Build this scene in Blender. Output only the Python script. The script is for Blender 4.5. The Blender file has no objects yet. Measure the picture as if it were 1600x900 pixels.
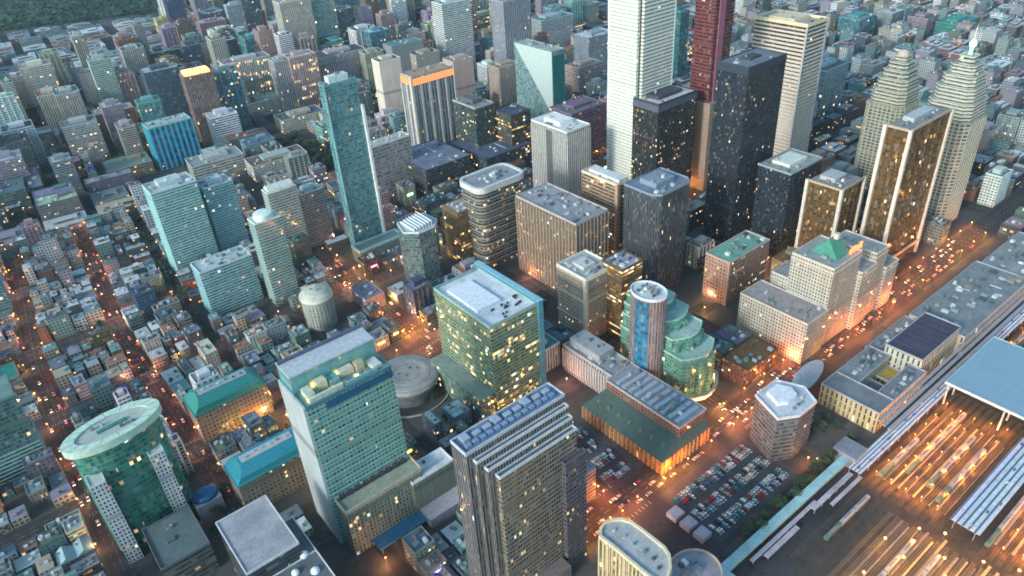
import bpy, math, random
from mathutils import Vector, Matrix
rad=math.radians
rnd=random.Random(11)
S=bpy.context.scene; C=S.collection

# ------------------------------------------------------------------ camera
FPX,PI_,RO,YA,H=1155.4,rad(32.684),rad(4.068),rad(36.907),400.0
def camrows():
    cy,sy=math.cos(YA),math.sin(YA); cp,sp=math.cos(PI_),math.sin(PI_); cr,sr=math.cos(RO),math.sin(RO)
    f0=Vector((sy,cy,0)); r0=Vector((cy,-sy,0)); up=Vector((0,0,1))
    fw=f0*cp-up*sp; dn=-(up*cp+f0*sp)
    return r0*cr+dn*sr, -r0*sr+dn*cr, fw
CR,CD,CF=camrows()
cam=bpy.data.cameras.new('camera'); co=bpy.data.objects.new('camera',cam); C.objects.link(co)
m=Matrix((CR,-CD,-CF)).transposed().to_4x4(); m.translation=(0,0,H); co.matrix_world=m
cam.sensor_width=36; cam.lens=FPX/1600*36; cam.clip_end=30000; cam.clip_start=1
S.camera=co
def at(p,z=0.0):
    d=CR*(p[0]-800)+CD*(p[1]-450)+CF*FPX
    t=(z-H)/d.z
    return Vector((d.x*t,d.y*t,z))
def px(P):
    v=Vector(P)-Vector((0,0,H)); z=v.dot(CF)
    if z<=1: return (-9999,-9999)
    return (800+FPX*v.dot(CR)/z, 450+FPX*v.dot(CD)/z)

# ------------------------------------------------------------------ materials
def newmat(n):
    m=bpy.data.materials.new(n); m.use_nodes=True
    nt=m.node_tree; b=nt.nodes['Principled BSDF']; return m,nt,b
class N:
    def __init__(s,nt): s.nt=nt
    def __call__(s,t,**k):
        n=s.nt.nodes.new(t)
        for a,v in k.items(): setattr(n,a,v)
        return n
    def l(s,a,b): s.nt.links.new(a,b)
    def math(s,op,a,b=None,c=None):
        n=s('ShaderNodeMath',operation=op)
        for i,v in enumerate((a,b,c)):
            if v is None: continue
            if isinstance(v,(int,float)): n.inputs[i].default_value=v
            else: s.l(v,n.inputs[i])
        return n.outputs[0]
    def mix(s,f,a,b,bt='MIX'):
        n=s('ShaderNodeMix',data_type='RGBA',blend_type=bt)
        for i,v in ((0,f),(6,a),(7,b)):
            if isinstance(v,(int,float)): n.inputs[i].default_value=v
            elif isinstance(v,tuple): n.inputs[i].default_value=v if len(v)==4 else v+(1,)
            else: s.l(v,n.inputs[i])
        return n.outputs[2]
    def noise(s,vec,scale,detail=3,rough=.5):
        n=s('ShaderNodeTexNoise'); n.inputs['Scale'].default_value=scale; n.inputs['Detail'].default_value=detail; n.inputs['Roughness'].default_value=rough
        if vec is not None: s.l(vec,n.inputs['Vector'])
        return n.outputs['Fac']
    def ramp(s,f,a,b,lo,hi):
        n=s('ShaderNodeMapRange'); n.inputs[1].default_value=a; n.inputs[2].default_value=b; n.inputs[3].default_value=lo; n.inputs[4].default_value=hi
        s.l(f,n.inputs[0]); return n.outputs[0]

def mat_facade():
    m,nt,b=newmat('facade'); n=N(nt)
    oi=n('ShaderNodeObjectInfo'); uv=n('ShaderNodeUVMap',uv_map='UV')
    sep=n('ShaderNodeSeparateXYZ'); n.l(uv.outputs[0],sep.inputs[0])
    def att(name): return n('ShaderNodeAttribute',attribute_type='OBJECT',attribute_name=name)
    gl=att('glass').outputs['Color']; lit=att('lit').outputs['Fac']; wf=att('wf').outputs['Fac']; hf=att('hf').outputs['Fac']
    u,v=sep.outputs[0],sep.outputs[1]
    fu=n.math('ABSOLUTE',n.math('SUBTRACT',n.math('FRACT',u),.5)); fv=n.math('ABSOLUTE',n.math('SUBTRACT',n.math('FRACT',v),.5))
    mu=n.math('LESS_THAN',fu,n.math('MULTIPLY',wf,.5)); mv=n.math('LESS_THAN',fv,n.math('MULTIPLY',hf,.5))
    mask=n.math('MULTIPLY',mu,mv)
    cell=n('ShaderNodeCombineXYZ'); n.l(n.math('FLOOR',u),cell.inputs[0]); n.l(n.math('FLOOR',v),cell.inputs[1]); n.l(n.math('MULTIPLY',oi.outputs['Random'],371.7),cell.inputs[2])
    wn=n('ShaderNodeTexWhiteNoise',noise_dimensions='3D'); n.l(cell.outputs[0],wn.inputs[0])
    c2=n('ShaderNodeCombineXYZ'); n.l(n.math('FLOOR',v),c2.inputs[1]); n.l(n.math('MULTIPLY',oi.outputs['Random'],91.3),c2.inputs[2]); n.l(n.math('FLOOR',n.math('MULTIPLY',u,.14)),c2.inputs[0])
    wf2=n('ShaderNodeTexWhiteNoise',noise_dimensions='3D'); n.l(c2.outputs[0],wf2.inputs[0])
    sr=n('ShaderNodeSeparateColor'); n.l(wn.outputs['Color'],sr.inputs[0])
    r1,r2,r3=sr.outputs
    # glass tone differs from pane to pane (blinds, painted-in reflections and room brightness)
    tone=n.math('MULTIPLY_ADD',r1,.9,.5)
    tl=n('ShaderNodeCombineColor'); [n.l(tone,tl.inputs[i]) for i in range(3)]
    gcol=n.mix(1.0,gl,tl.outputs[0],'MULTIPLY')
    gcol=n.mix(n.math('MULTIPLY',n.math('GREATER_THAN',r2,.88),.3),gcol,(.45,.47,.45))
    tc=n('ShaderNodeTexCoord')
    st=n('ShaderNodeMapping'); n.l(tc.outputs['Object'],st.inputs[0]); st.inputs['Scale'].default_value=(.25,.25,.03)
    w1=n.ramp(n.noise(st.outputs[0],1.0,4,.6),.3,.7,.78,1.12)
    wl=n('ShaderNodeCombineColor'); [n.l(w1,wl.inputs[i]) for i in range(3)]
    wcol=n.mix(1.0,oi.outputs['Color'],wl.outputs[0],'MULTIPLY')
    plant=n.math('LESS_THAN',n.math('FRACT',n.math('MULTIPLY_ADD',n.math('FLOOR',v),1/15,n.math('MULTIPLY',oi.outputs['Random'],7.3))),.06)
    plant=n.math('MULTIPLY',plant,n.math('GREATER_THAN',v,6))
    mask=n.math('MULTIPLY',mask,n.math('SUBTRACT',1,plant))
    wcol=n.mix(n.math('MULTIPLY',plant,.45),wcol,(.05,.052,.056))
    n.l(n.mix(mask,wcol,gcol),b.inputs['Base Color'])
    n.l(n.ramp(mask,0,1,.75,.1),b.inputs['Roughness'])
    n.l(n.ramp(mask,0,1,.3,1.0),b.inputs['Specular IOR Level'])
    bump=n('ShaderNodeBump'); bump.inputs['Strength'].default_value=.6; bump.inputs['Distance'].default_value=.25; bump.invert=True
    n.l(mask,bump.inputs['Height']); n.l(bump.outputs[0],b.inputs['Normal'])
    # lit rooms: single panes, and runs of panes on one floor
    th=n.math('MULTIPLY',lit,n.ramp(wf2.outputs['Value'],.62,1,.06,2.6))
    on=n.math('MULTIPLY',n.math('LESS_THAN',r3,th),mask)
    warm=n.mix(r2,(1,.42,.1),(1,.78,.38))
    cool=n.mix(n.math('GREATER_THAN',r1,.94),warm,(.72,.95,1))
    n.l(cool,b.inputs['Emission Color'])
    n.l(n.math('MULTIPLY',on,n.math('MULTIPLY_ADD',n.math('MULTIPLY',r1,r2),LITP*1.25,LITP*.07)),b.inputs['Emission Strength'])
    return m
def mat_plain(name,rough=.75,metal=0.,var=.22,scale=.35,spec=.3):
    m,nt,b=newmat(name); n=N(nt)
    oi=n('ShaderNodeObjectInfo'); tc=n('ShaderNodeTexCoord')
    ge=n('ShaderNodeNewGeometry')
    f=n.ramp(n.noise(ge.outputs['Position'],scale,5,.65),.28,.72,1-var,1+var)
    g=n('ShaderNodeCombineColor'); [n.l(f,g.inputs[i]) for i in range(3)]
    c=n.mix(1.0,oi.outputs['Color'],g.outputs[0],'MULTIPLY')
    n.l(c,b.inputs['Base Color']); b.inputs['Roughness'].default_value=rough; b.inputs['Metallic'].default_value=metal; b.inputs['Specular IOR Level'].default_value=spec
    return m
def mat_roof():
    m,nt,b=newmat('roofing'); n=N(nt)
    oi=n('ShaderNodeObjectInfo'); ge=n('ShaderNodeNewGeometry')
    f=n.ramp(n.noise(ge.outputs['Position'],.09,6,.7),.3,.7,.72,1.22)
    f2=n.ramp(n.noise(ge.outputs['Position'],.6,4,.7),.3,.75,1.1,.82)
    br=n('ShaderNodeTexBrick'); n.l(ge.outputs['Position'],br.inputs['Vector']); br.inputs['Scale'].default_value=.12; br.inputs['Mortar Size'].default_value=.008
    br.inputs['Color1'].default_value=(1,1,1,1); br.inputs['Color2'].default_value=(.93,.93,.93,1); br.inputs['Mortar'].default_value=(.7,.7,.7,1)
    g=n('ShaderNodeCombineColor'); q=n.math('MULTIPLY',f,f2); [n.l(q,g.inputs[i]) for i in range(3)]
    c=n.mix(1.0,n.mix(1.0,oi.outputs['Color'],g.outputs[0],'MULTIPLY'),br.outputs['Color'],'MULTIPLY')
    n.l(c,b.inputs['Base Color']); b.inputs['Roughness'].default_value=.85; b.inputs['Specular IOR Level'].default_value=.2
    return m
def mat_emit(name,col,s):
    m,nt,b=newmat(name); b.inputs['Base Color'].default_value=col+(1,); b.inputs['Emission Color'].default_value=col+(1,); b.inputs['Emission Strength'].default_value=s; return m
def mat_ground(name,c1,c2,scale,c3=None):
    m,nt,b=newmat(name); n=N(nt); ge=n('ShaderNodeNewGeometry')
    c=n.mix(n.ramp(n.noise(ge.outputs['Position'],scale,6,.65),.35,.65,0,1),c1,c2)
    if c3: c=n.mix(n.ramp(n.noise(ge.outputs['Position'],scale*6,4,.6),.55,.7,0,1),c,c3)
    n.l(c,b.inputs['Base Color']); b.inputs['Roughness'].default_value=.8; b.inputs['Specular IOR Level'].default_value=.25; return m
def mat_leaf():
    m,nt,b=newmat('leaves'); n=N(nt); oi=n('ShaderNodeObjectInfo'); ge=n('ShaderNodeNewGeometry')
    c=n.mix(ge.outputs['Random Per Island'],(.022,.05,.028),(.07,.11,.045))
    c=n.mix(n.math('MULTIPLY',oi.outputs['Random'],.5),c,(.03,.075,.06))
    n.l(c,b.inputs['Base Color']); b.inputs['Roughness'].default_value=.7; return m
LITP=1.15
M_FAC=mat_facade(); M_PL=mat_plain('painted_surface'); M_ROOF=mat_roof(); M_MET=mat_plain('sheet_metal',.38,.35,.15,.5,.5)
M_GLASS=mat_plain('tinted_glass',.12,.0,.2,.15,.9)
M_ASPH=mat_ground('asphalt',(.04,.04,.047),(.066,.063,.068),.03,(.028,.03,.036))
M_PAVE=mat_ground('paving',(.06,.062,.064),(.11,.106,.104),.02,(.05,.055,.05))
M_LAND=mat_ground('far_ground',(.05,.07,.062),(.12,.12,.12),.012,(.17,.15,.14))
M_GRASS=mat_ground('lawn',(.04,.065,.03),(.07,.09,.045),.08)
M_BALL=mat_ground('ballast',(.05,.043,.042),(.1,.08,.066),.12,(.035,.032,.035))
M_LEAF=mat_leaf()
M_LAMP=mat_emit('lamp_glow',(1,.34,.07),7); M_LAMPW=mat_emit('white_lamp_glow',(.85,.95,1),30)
M_HEAD=mat_emit('headlamp_glow',(1,.8,.5),6); M_TAIL=mat_emit('tail_lamp_glow',(1,.05,.03),6)
M_SIGN=mat_emit('sign_glow',(1,.12,.3),4); M_SIGNY=mat_emit('amber_sign_glow',(1,.6,.08),4); M_SIGNG=mat_emit('green_sign_glow',(.3,1,.45),6); M_SIGNB=mat_emit('blue_sign_glow',(.15,.2,1),5)

# ------------------------------------------------------------------ mesh helpers
class MB:
    def __init__(s): s.v=[];s.f=[];s.uv=[];s.mi=[]
    def quad(s,pts,uv=None,mi=0):
        i=len(s.v); s.v+= [tuple(p) for p in pts]; s.f.append(tuple(range(i,i+len(pts)))); s.uv.append(uv); s.mi.append(mi)
    def box(s,x0,y0,z0,x1,y1,z1,mi=0,bottom=False):
        a=[(x0,y0,z0),(x1,y0,z0),(x1,y1,z0),(x0,y1,z0),(x0,y0,z1),(x1,y0,z1),(x1,y1,z1),(x0,y1,z1)]
        for q in ((0,1,5,4),(1,2,6,5),(2,3,7,6),(3,0,4,7),(4,5,6,7))+(((3,2,1,0),) if bottom else ()): s.quad([a[k] for k in q],None,mi)
    def walls(s,poly,z0,z1,bay=3.5,fl=3.6,mi=0):
        n=len(poly); nf=max(1,round((z1-z0)/fl)); u0=0
        per=sum((Vector(poly[i])-Vector(poly[(i+1)%n])).length for i in range(n))
        for i in range(n):
            a,b=poly[i],poly[(i+1)%n]; L=math.hypot(b[0]-a[0],b[1]-a[1])
            nb=max(1,round(L/bay)) if n<9 else L/bay
            s.quad([(a[0],a[1],z0),(b[0],b[1],z0),(b[0],b[1],z1),(a[0],a[1],z1)],[(u0,0),(u0+nb,0),(u0+nb,nf),(u0,nf)],mi); u0+=nb
    def cap(s,poly,z,mi=0): s.quad([(p[0],p[1],z) for p in poly],None,mi)
    def prism(s,poly,z0,z1,mi=0):
        s.walls(poly,z0,z1,3,3,mi); s.cap(poly,z1,mi)
    def ring(s,po,pi,z0,z1,mi=0):
        n=len(po)
        for i in range(n):
            j=(i+1)%n
            s.quad([(*po[i],z0),(*po[j],z0),(*po[j],z1),(*po[i],z1)],None,mi)
            s.quad([(*pi[j],z0),(*pi[i],z0),(*pi[i],z1),(*pi[j],z1)],None,mi)
            s.quad([(*po[i],z1),(*po[j],z1),(*pi[j],z1),(*pi[i],z1)],None,mi)
    def rev(s,prof,n=28,sx=1,sy=1,mi=0):
        R=[[(r*sx*math.cos(2*math.pi*k/n),r*sy*math.sin(2*math.pi*k/n),z) for k in range(n)] for r,z in prof]
        for a,b in zip(R,R[1:]):
            for k in range(n):
                j=(k+1)%n; s.quad([a[k],a[j],b[j],b[k]],None,mi)
    def mesh(s,name,mats):
        me=bpy.data.meshes.new(name); me.from_pydata(s.v,[],s.f)
        for x in mats: me.materials.append(x)
        if any(s.uv):
            l=me.uv_layers.new(name='UV'); flat=[]
            for f,u in zip(s.f,s.uv):
                for k in range(len(f)): flat+= u[k] if u else (0,0)
            l.data.foreach_set('uv',flat)
        if len(mats)>1: me.polygons.foreach_set('material_index',s.mi)
        me.update(); return me
def col4(c): return (c[0],c[1],c[2],1)
def link(name,me,parent=None,color=(.3,.3,.3),loc=None,**props):
    o=bpy.data.objects.new(name,me); C.objects.link(o)
    if parent: o.parent=parent
    if loc is not None: o.location=loc
    o.color=col4(color)
    for k,v in props.items(): o[k]=v
    return o
def tag(o,label,cat,group=None):
    o['label']=label; o['category']=cat
    if group: o['group']=group
    return o
def thing(name,label,cat,loc,rz=0,group=None):
    o=bpy.data.objects.new(name,None); C.objects.link(o); o.location=loc; o.rotation_euler=(0,0,rz); o.empty_display_size=1
    return tag(o,label,cat,group)
def struct(name,me): 
    o=link(name,me); o['kind']='structure'; return o
def offset(poly,d):
    n=len(poly); out=[]
    for i in range(n):
        p,a,b=Vector(poly[i-1]),Vector(poly[i]),Vector(poly[(i+1)%n])
        e1=(a-p).normalized(); e2=(b-a).normalized()
        n1=Vector((e1.y,-e1.x)); n2=Vector((e2.y,-e2.x)); k=n1+n2
        k=k/max(.3,1+n1.dot(n2)); q=a+k*d; out.append((q.x,q.y))
    return out
def rect(x0,y0,x1,y1): return [(x0,y0),(x1,y0),(x1,y1),(x0,y1)]
def ell(cx,cy,rx,ry,n=32): return [(cx+rx*math.cos(2*math.pi*k/n),cy+ry*math.sin(2*math.pi*k/n)) for k in range(n)]
def poly_area_box(poly): xs=[p[0] for p in poly]; ys=[p[1] for p in poly]; return min(xs),min(ys),max(xs),max(ys)

STY={'glass':(.93,.84),'grid':(.66,.58),'ribbon':(1.01,.5),'strip':(.5,1.01),'punch':(.5,.5),'apt':(.8,.62),'band':(1.01,.62),'slot':(.35,.8),'blank':(0,0),'panel':(.05,1.01)}
def wall(root,poly,z0,z1,color,glass=(.06,.09,.11),style='grid',lit=.08,bay=3.4,fl=3.7,name='wall'):
    b=MB(); b.walls(poly,z0,z1,bay,fl); wf,hf=STY[style]
    return link(name,b.mesh(name,[M_FAC]),root,color,None,glass=[float(x) for x in glass],lit=float(lit),wf=float(wf),hf=float(hf))
def prism(root,name,poly,z0,z1,color,mat=None):
    b=MB(); b.prism(poly,z0,z1); return link(name,b.mesh(name,[mat or M_PL]),root,color)
def roof(root,poly,z,color,par=1.1,pcol=None,name='roof'):
    b=MB(); b.cap(offset(poly,-.1),z); r=link(name,b.mesh(name,[M_ROOF]),root,color)
    if par:
        b=MB(); b.ring(offset(poly,.18),offset(poly,-.45),z-.9,z+par); link('parapet',b.mesh('parapet',[M_PL]),root,pcol or tuple(min(.8,c*1.15) for c in color))
    return r
UNIT=[]
def unit_meshes():
    b=MB(); b.box(-.5,-.5,0,.5,.5,1); UNIT.append(b.mesh('roof_unit',[M_PL]))
    b=MB(); b.rev([(.5,0),(.5,.75),(.42,.8),(.42,1),(.34,1),(.3,.85),(.01,.8)],12); UNIT.append(b.mesh('roof_fan_unit',[M_MET]))
    b=MB(); pr=[(-.5,0),(.5,0),(.5,.65),(.3,.7),(.3,1),(-.3,1),(-.3,.7),(-.5,.65)]
    for_=[b.quad([(pr[k][0],-.5,pr[k][1]),(pr[k][0],.5,pr[k][1]),(pr[(k+1)%8][0],.5,pr[(k+1)%8][1]),(pr[(k+1)%8][0],-.5,pr[(k+1)%8][1])][::-1]) for k in range(8)]
    b.quad([(x,-.5,z) for x,z in pr]); b.quad([(x,.5,z) for x,z in pr][::-1]); UNIT.append(b.mesh('roof_duct_unit',[M_MET]))
unit_meshes()
UC=[(.42,.43,.45),(.6,.6,.6),(.16,.17,.19),(.28,.29,.31),(.34,.3,.27),(.7,.71,.72),(.1,.12,.14),(.2,.28,.3)]
def units(root,x0,y0,x1,y1,z,n,smin=1.6,smax=5):
    placed=[]
    if n>5 and x1-x0>12 and y1-y0>8:
        for _ in range(n//4):
            o=link('roof_pipe',UNIT[0],root,rnd.choice(UC),(rnd.uniform(x0+4,x1-4),rnd.uniform(y0+2,y1-2),z)); L_=rnd.uniform(.3,.6)
            o.scale=((x1-x0)*L_*.5,.5,.5) if rnd.random()<.5 else (.5,(y1-y0)*L_*.5,.5)
        n=int(n*1.4)
    for _ in range(n*4):
        if len(placed)>=n: break
        sx,sy,sz=rnd.uniform(smin,smax),rnd.uniform(smin,smax),rnd.uniform(1.,2.8)
        if x1-x0<sx+1 or y1-y0<sy+1: continue
        x=rnd.uniform(x0+sx/2+.5,x1-sx/2-.5); y=rnd.uniform(y0+sy/2+.5,y1-sy/2-.5)
        if any(abs(x-a)<(sx+c)/2+.4 and abs(y-b_)<(sy+d)/2+.4 for a,b_,c,d in placed): continue
        placed.append((x,y,sx,sy))
        o=link('roof_unit',rnd.choice(UNIT),root,rnd.choice(UC),(x,y,z)); o.scale=(sx,sy,sz)
def penthouse(root,x0,y0,x1,y1,z,h,color,units_n=0):
    b=MB(); p=rect(x0,y0,x1,y1); b.prism(p,z,z+h); o=link('penthouse',b.mesh('penthouse',[M_PL]),root,color)
    if units_n: units(root,x0,y0,x1,y1,z+h,units_n,1.2,3)
    return o
def fins(root,poly,z0,z1,bay,wd,dp,color,mat=None,name='fin'):
    b=MB(); n=len(poly)
    for i in range(n):
        a,c=Vector(poly[i]),Vector(poly[(i+1)%n]); L=(c-a).length; k=max(1,round(L/bay)); e=(c-a)/L; nn=Vector((e.y,-e.x))
        for j in range(k):
            q=a+e*(L*j/k); p=[q-e*wd/2-nn*.05,q-e*wd/2+nn*dp,q+e*wd/2+nn*dp,q+e*wd/2-nn*.05]
            p=[p[0],p[1],p[2],p[3]]
            pts=[(x.x,x.y) for x in p][::1]
            for s_ in range(4):
                u,w=pts[s_],pts[(s_+1)%4]; b.quad([(*u,z0),(*w,z0),(*w,z1),(*u,z1)])
            b.quad([(*x,z1) for x in pts])
    return link(name,b.mesh(name,[mat or M_PL]),root,color)
def ledges(root,poly,z0,z1,fl,hh,dp,color,mat=None,name='ledge'):
    b=MB(); n=max(1,round((z1-z0)/fl)); po=offset(poly,dp); pi=offset(poly,-.05)
    for k in range(1,n+1):
        z=z0+(z1-z0)*k/n; b.ring(po,pi,z-hh,z)
        for i in range(len(po)):
            j=(i+1)%len(po); b.quad([(*pi[i],z-hh),(*pi[j],z-hh),(*po[j],z-hh),(*po[i],z-hh)])
    return link(name,b.mesh(name,[mat or M_PL]),root,color)
FOOT=[]   # footprints taken: x0,y0,x1,y1 in world
HERO=[]   # (short landmark name, pixel)
def take(x0,y0,x1,y1,m=4): FOOT.append((x0-m,y0-m,x1+m,y1+m))
def inside(x,y): return any(a+3.6<x<c-3.6 and b_+3.6<y<d-3.6 for a,b_,c,d in FOOT)
def free(x0,y0,x1,y1): return not any(x0<c and x1>a and y0<d and y1>b for a,b,c,d in FOOT)
def solve_h(F,b):
    g=at(b); best=None
    for k in range(4,380):
        q=px((g.x,g.y,k)); e=(q[0]-F[0])**2+(q[1]-F[1])**2
        if best is None or e<best[0]: best=(e,k)
    return best[1]
def ext(P,h,ax,tx):
    lo,hi=0.,140.
    for _ in range(40):
        m_=(lo+hi)/2; q=px((P.x+(m_ if ax=='x' else 0),P.y+(m_ if ax=='y' else 0),h))
        if (q[0]<tx)==(ax=='x'): lo=m_
        else: hi=m_
    return max(5,lo)
def tower(name,label,cat,F,R=None,L=None,h=None,b=None,w=None,d=None,wallc=(.3,.3,.3),glass=(.06,.09,.11),style='grid',lit=.08,bay=3.4,fl=3.7,
          roofc=(.3,.3,.31),par=1.2,pent=None,nu=6,fin=None,led=None,podium=None,short=None,anchor='F',pcol=None,body=True,group=None):
    """F front (south-west) roof corner, R south-east, L north-west, in photo pixels; h height or b pixel of the corner's foot"""
    if h is None: h=solve_h(F,b)
    P=at(F,h)
    if R is not None: w=ext(P,h,'x',R[0])
    if L is not None: d=ext(P,h,'y',L[0])
    if anchor=='R': P=Vector((P.x-w,P.y,h))
    root=thing(name,label,cat,(P.x,P.y,0),0,group)
    take(P.x,P.y,P.x+w,P.y+d)
    poly=rect(0,0,w,d)
    info=dict(root=root,w=w,d=d,h=h,P=P,poly=poly)
    if short: HERO.append((short,px((P.x+w/2,P.y,h*.7))))
    if not body: return info
    wall(root,poly,0,h,wallc,glass,style,lit,bay,fl)
    roof(root,poly,h,roofc,par,pcol or wallc)
    if pent:
        fx,fy,ph,pc=pent; penthouse(root,w*(.5-fx/2),d*(.55-fy/2),w*(.5+fx/2),d*(.55+fy/2),h,ph,pc,2)
        units(root,1,1,w-1,d*(.55-fy/2),h,max(1,nu//2)); units(root,1,d*(.55-fy/2),w*(.5-fx/2),d-1,h,nu//3+1)
    elif nu: units(root,1,1,w-1,d-1,h,nu)
    if fin: fins(root,poly,fin[3] if len(fin)>3 else 0,h+.3,fin[0],fin[1],fin[2],fin[4] if len(fin)>4 else wallc)
    if led: ledges(root,poly,0,h,led[0],led[1],led[2],led[3] if len(led)>3 else wallc)
    if podium:
        e0,e1,ph=podium; pp=rect(-e0,-e1,w+e0,d+e1); prism(root,'podium',offset(pp,0),0,ph,tuple(c*.8 for c in wallc)); take(P.x-e0,P.y-e1,P.x+w+e0,P.y+d+e1)
    return info

# ================================================================== LANDMARKS (specs: roof corners read off the photograph, unprojected to real ground positions)
def rel(info,p,z): q=at(p,z); return q.x-info['P'].x,q.y-info['P'].y

# glass cube with the white roof
t=tower('office_tower','yellow-green glass office cube with white roof full of dark vents','office tower',(766,514),(838,474),(678,452),b=(772,652),wallc=(.3,.36,.3),glass=(.15,.2,.1),style='glass',lit=.3,bay=2.2,fl=3.2,roofc=(.74,.75,.78),nu=0,par=2.2,pcol=(.3,.42,.42),short='white-roofed glass cube')
w,d,h=t['w'],t['d'],t['h']
penthouse(t['root'],w*.12,d*.3,w*.62,d*.85,h,2.5,(.76,.76,.8))
for k in range(14):
    o=link('roof_vent',UNIT[k%3],t['root'],(.06,.07,.09),(w*rnd.uniform(.3,.9),d*rnd.uniform(.05,.28),h)); o.scale=(rnd.uniform(1.5,4),rnd.uniform(.8,1.8),1.6)
prism(t['root'],'glass_screen',rect(w+.5,-2,w+5,d+6),0,h+3.5,(.09,.28,.36),M_GLASS)
prism(t['root'],'screen_cap',rect(w+.3,-2.2,w+5.2,d+6.2),h+3.52,h+4,(.25,.5,.58))
ledges(t['root'],t['poly'],0,h,3.2,.3,.35,(.34,.4,.28))
# two-storey glass wing at the cube's west foot
W=link
b=MB(); b.walls(rect(-14,2,-.4,d*.98),0,h*.28,2.2,3.2); b.cap(rect(-14,2,-.4,d*.98),h*.28); link('podium',b.mesh('podium',[M_FAC]),t['root'],(.26,.32,.28),None,glass=[.12,.2,.16],lit=.1,wf=.9,hf=.8)
take(t['P'].x-14,t['P'].y,t['P'].x,t['P'].y+d)
RBC=t

# teal slab tower with the lit stepped roof
t=tower('office_tower','teal slab tower with lit roof court and blue band under it','office tower',(478,640),(611,581),None,h=118,d=36,wallc=(.3,.52,.48),glass=(.085,.19,.18),style='apt',lit=.035,bay=2.6,fl=3.3,roofc=(.2,.36,.34),par=1.2,nu=0,pcol=(.07,.2,.26),short='teal slab tower')
w,d,h=t['w'],t['d'],t['h']; r=t['root']
wall(r,rect(-1.4,.4,.3,d-.4),0,h+.6,(.44,.46,.48),(.24,.25,.27),'panel',0,2.6,6.6,'end_wall'); prism(r,'end_wall_cap',rect(-1.5,.3,.35,d-.3),h+.62,h+1,(.5,.5,.52))
prism(r,'crown_block',rect(.5,17,w-.5,d),h+.05,h+12,(.16,.36,.38),M_GLASS)
prism(r,'crown_roof',rect(.2,16.6,w-.2,d+.4),h+12.05,h+13.2,(.5,.51,.55))
prism(r,'crown_rail',rect(.2,d-4,w-.2,d-2.6),h+13.25,h+15.4,(.1,.12,.2))
for (x0,y0,x1,y1,z,c_) in ((4,2.2,w*.45,4,3.4,(.6,.6,.46)),(w*.47,2.2,w-8,3.6,2.6,(.25,.42,.42)),(4,5,9,14,4.6,(.58,.6,.48)),(13,10,w*.34,15.5,5.4,(.64,.6,.42)),(w*.36,9,w*.48,15.8,3.2,(.2,.4,.42)),(w*.5,11,w*.66,15.5,4.6,(.66,.6,.45)),(w*.68,9.5,w-13,14,5.8,(.5,.42,.3)),(w-10,4,w-4,13,2.8,(.6,.62,.55))): prism(r,'roof_plant',rect(x0,y0,x1,y1),h+.02,h+z,c_)
for k in range(7):
    o=link('roof_lamp',UNIT[0].copy(),r,(1,.8,.4),(5+k*(w-10)/6,16.0 if k%2 else 5.2,h+.3)); o.data.materials[0]=M_SIGNY; o.scale=(2.4,.6,1.8)
units(r,11,4.5,w-12,8.8,h,9,1.4,3.4)
prism(r,'blue_band',rect(12,-.5,w+.1,-.02),h-7,h-2,(.03,.12,.22),M_GLASS)
ledges(r,t['poly'],0,h-8,6.6,.5,.35,(.2,.38,.36))
b=MB(); b.walls(rect(2,-15,w+1,-.03),0,40,2.6,3.3); b.cap(rect(2,-15,w+1,-.03),40); link('podium',b.mesh('podium',[M_FAC]),r,(.33,.36,.28),None,glass=[.12,.17,.14],lit=.06,wf=.6,hf=.7)
b=MB()
for k in range(9): b.box(5+k*(w-6)/9,-3.,40.05,5+(k+.62)*(w-6)/9,-.6,43)
link('podium_louvre',b.mesh('podium_louvre',[M_PL]),r,(.06,.06,.08))
b=MB(); b.ring(offset(rect(2,-15,w+1,-.03),.2),offset(rect(2,-15,w+1,-.03),-.6),38.5,41.6); link('podium_parapet',b.mesh('podium_parapet',[M_PL]),r,(.52,.44,.34))
b=MB(); b.box(14,-26,5,w-1,-15.1,6.2); link('glass_canopy',b.mesh('glass_canopy',[M_GLASS]),r,(.05,.22,.38))
for k in range(5):
    b=MB(); b.rev([(.3,0),(.3,5)],8); link('canopy_post',b.mesh('canopy_post',[M_PL]),r,(.4,.4,.4),(16+k*(w-19)/4,-25,0))
take(t['P'].x-4,t['P'].y-27,t['P'].x+w+4,t['P'].y+d)
METRO=t

# white-roofed low block between the two towers
t=tower('office_block','low block with clean white roof and blank grey-green wall','office block',(645,757),(708,722),(626,707),h=34,wallc=(.2,.235,.2),glass=(.1,.12,.1),style='panel',roofc=(.78,.78,.8),pcol=(.8,.8,.82),nu=0,par=.9,short='white-roofed low block')
w,d,h=t['w'],t['d'],t['h']
for x,y in ((.25,.2),(.5,.78)):
    b=MB(); b.rev([(1.2,0),(1.2,1),(.9,1.1),(0.02,1.1)],16); link('roof_hatch',b.mesh('roof_hatch',[M_PL]),t['root'],(.12,.12,.13),(w*x,d*y,h))
prism(t['root'],'lower_terrace',rect(2,-13,w+2,-.05),0,9,(.5,.46,.5)); take(t['P'].x,t['P'].y-13,t['P'].x+w+2,t['P'].y)
b=MB(); b.box(w*.32,d*.33,0,w*.85,d*.4,.7); link('roof_duct',b.mesh('roof_duct',[M_PL]),t['root'],(.5,.5,.53),(0,0,h))

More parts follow.
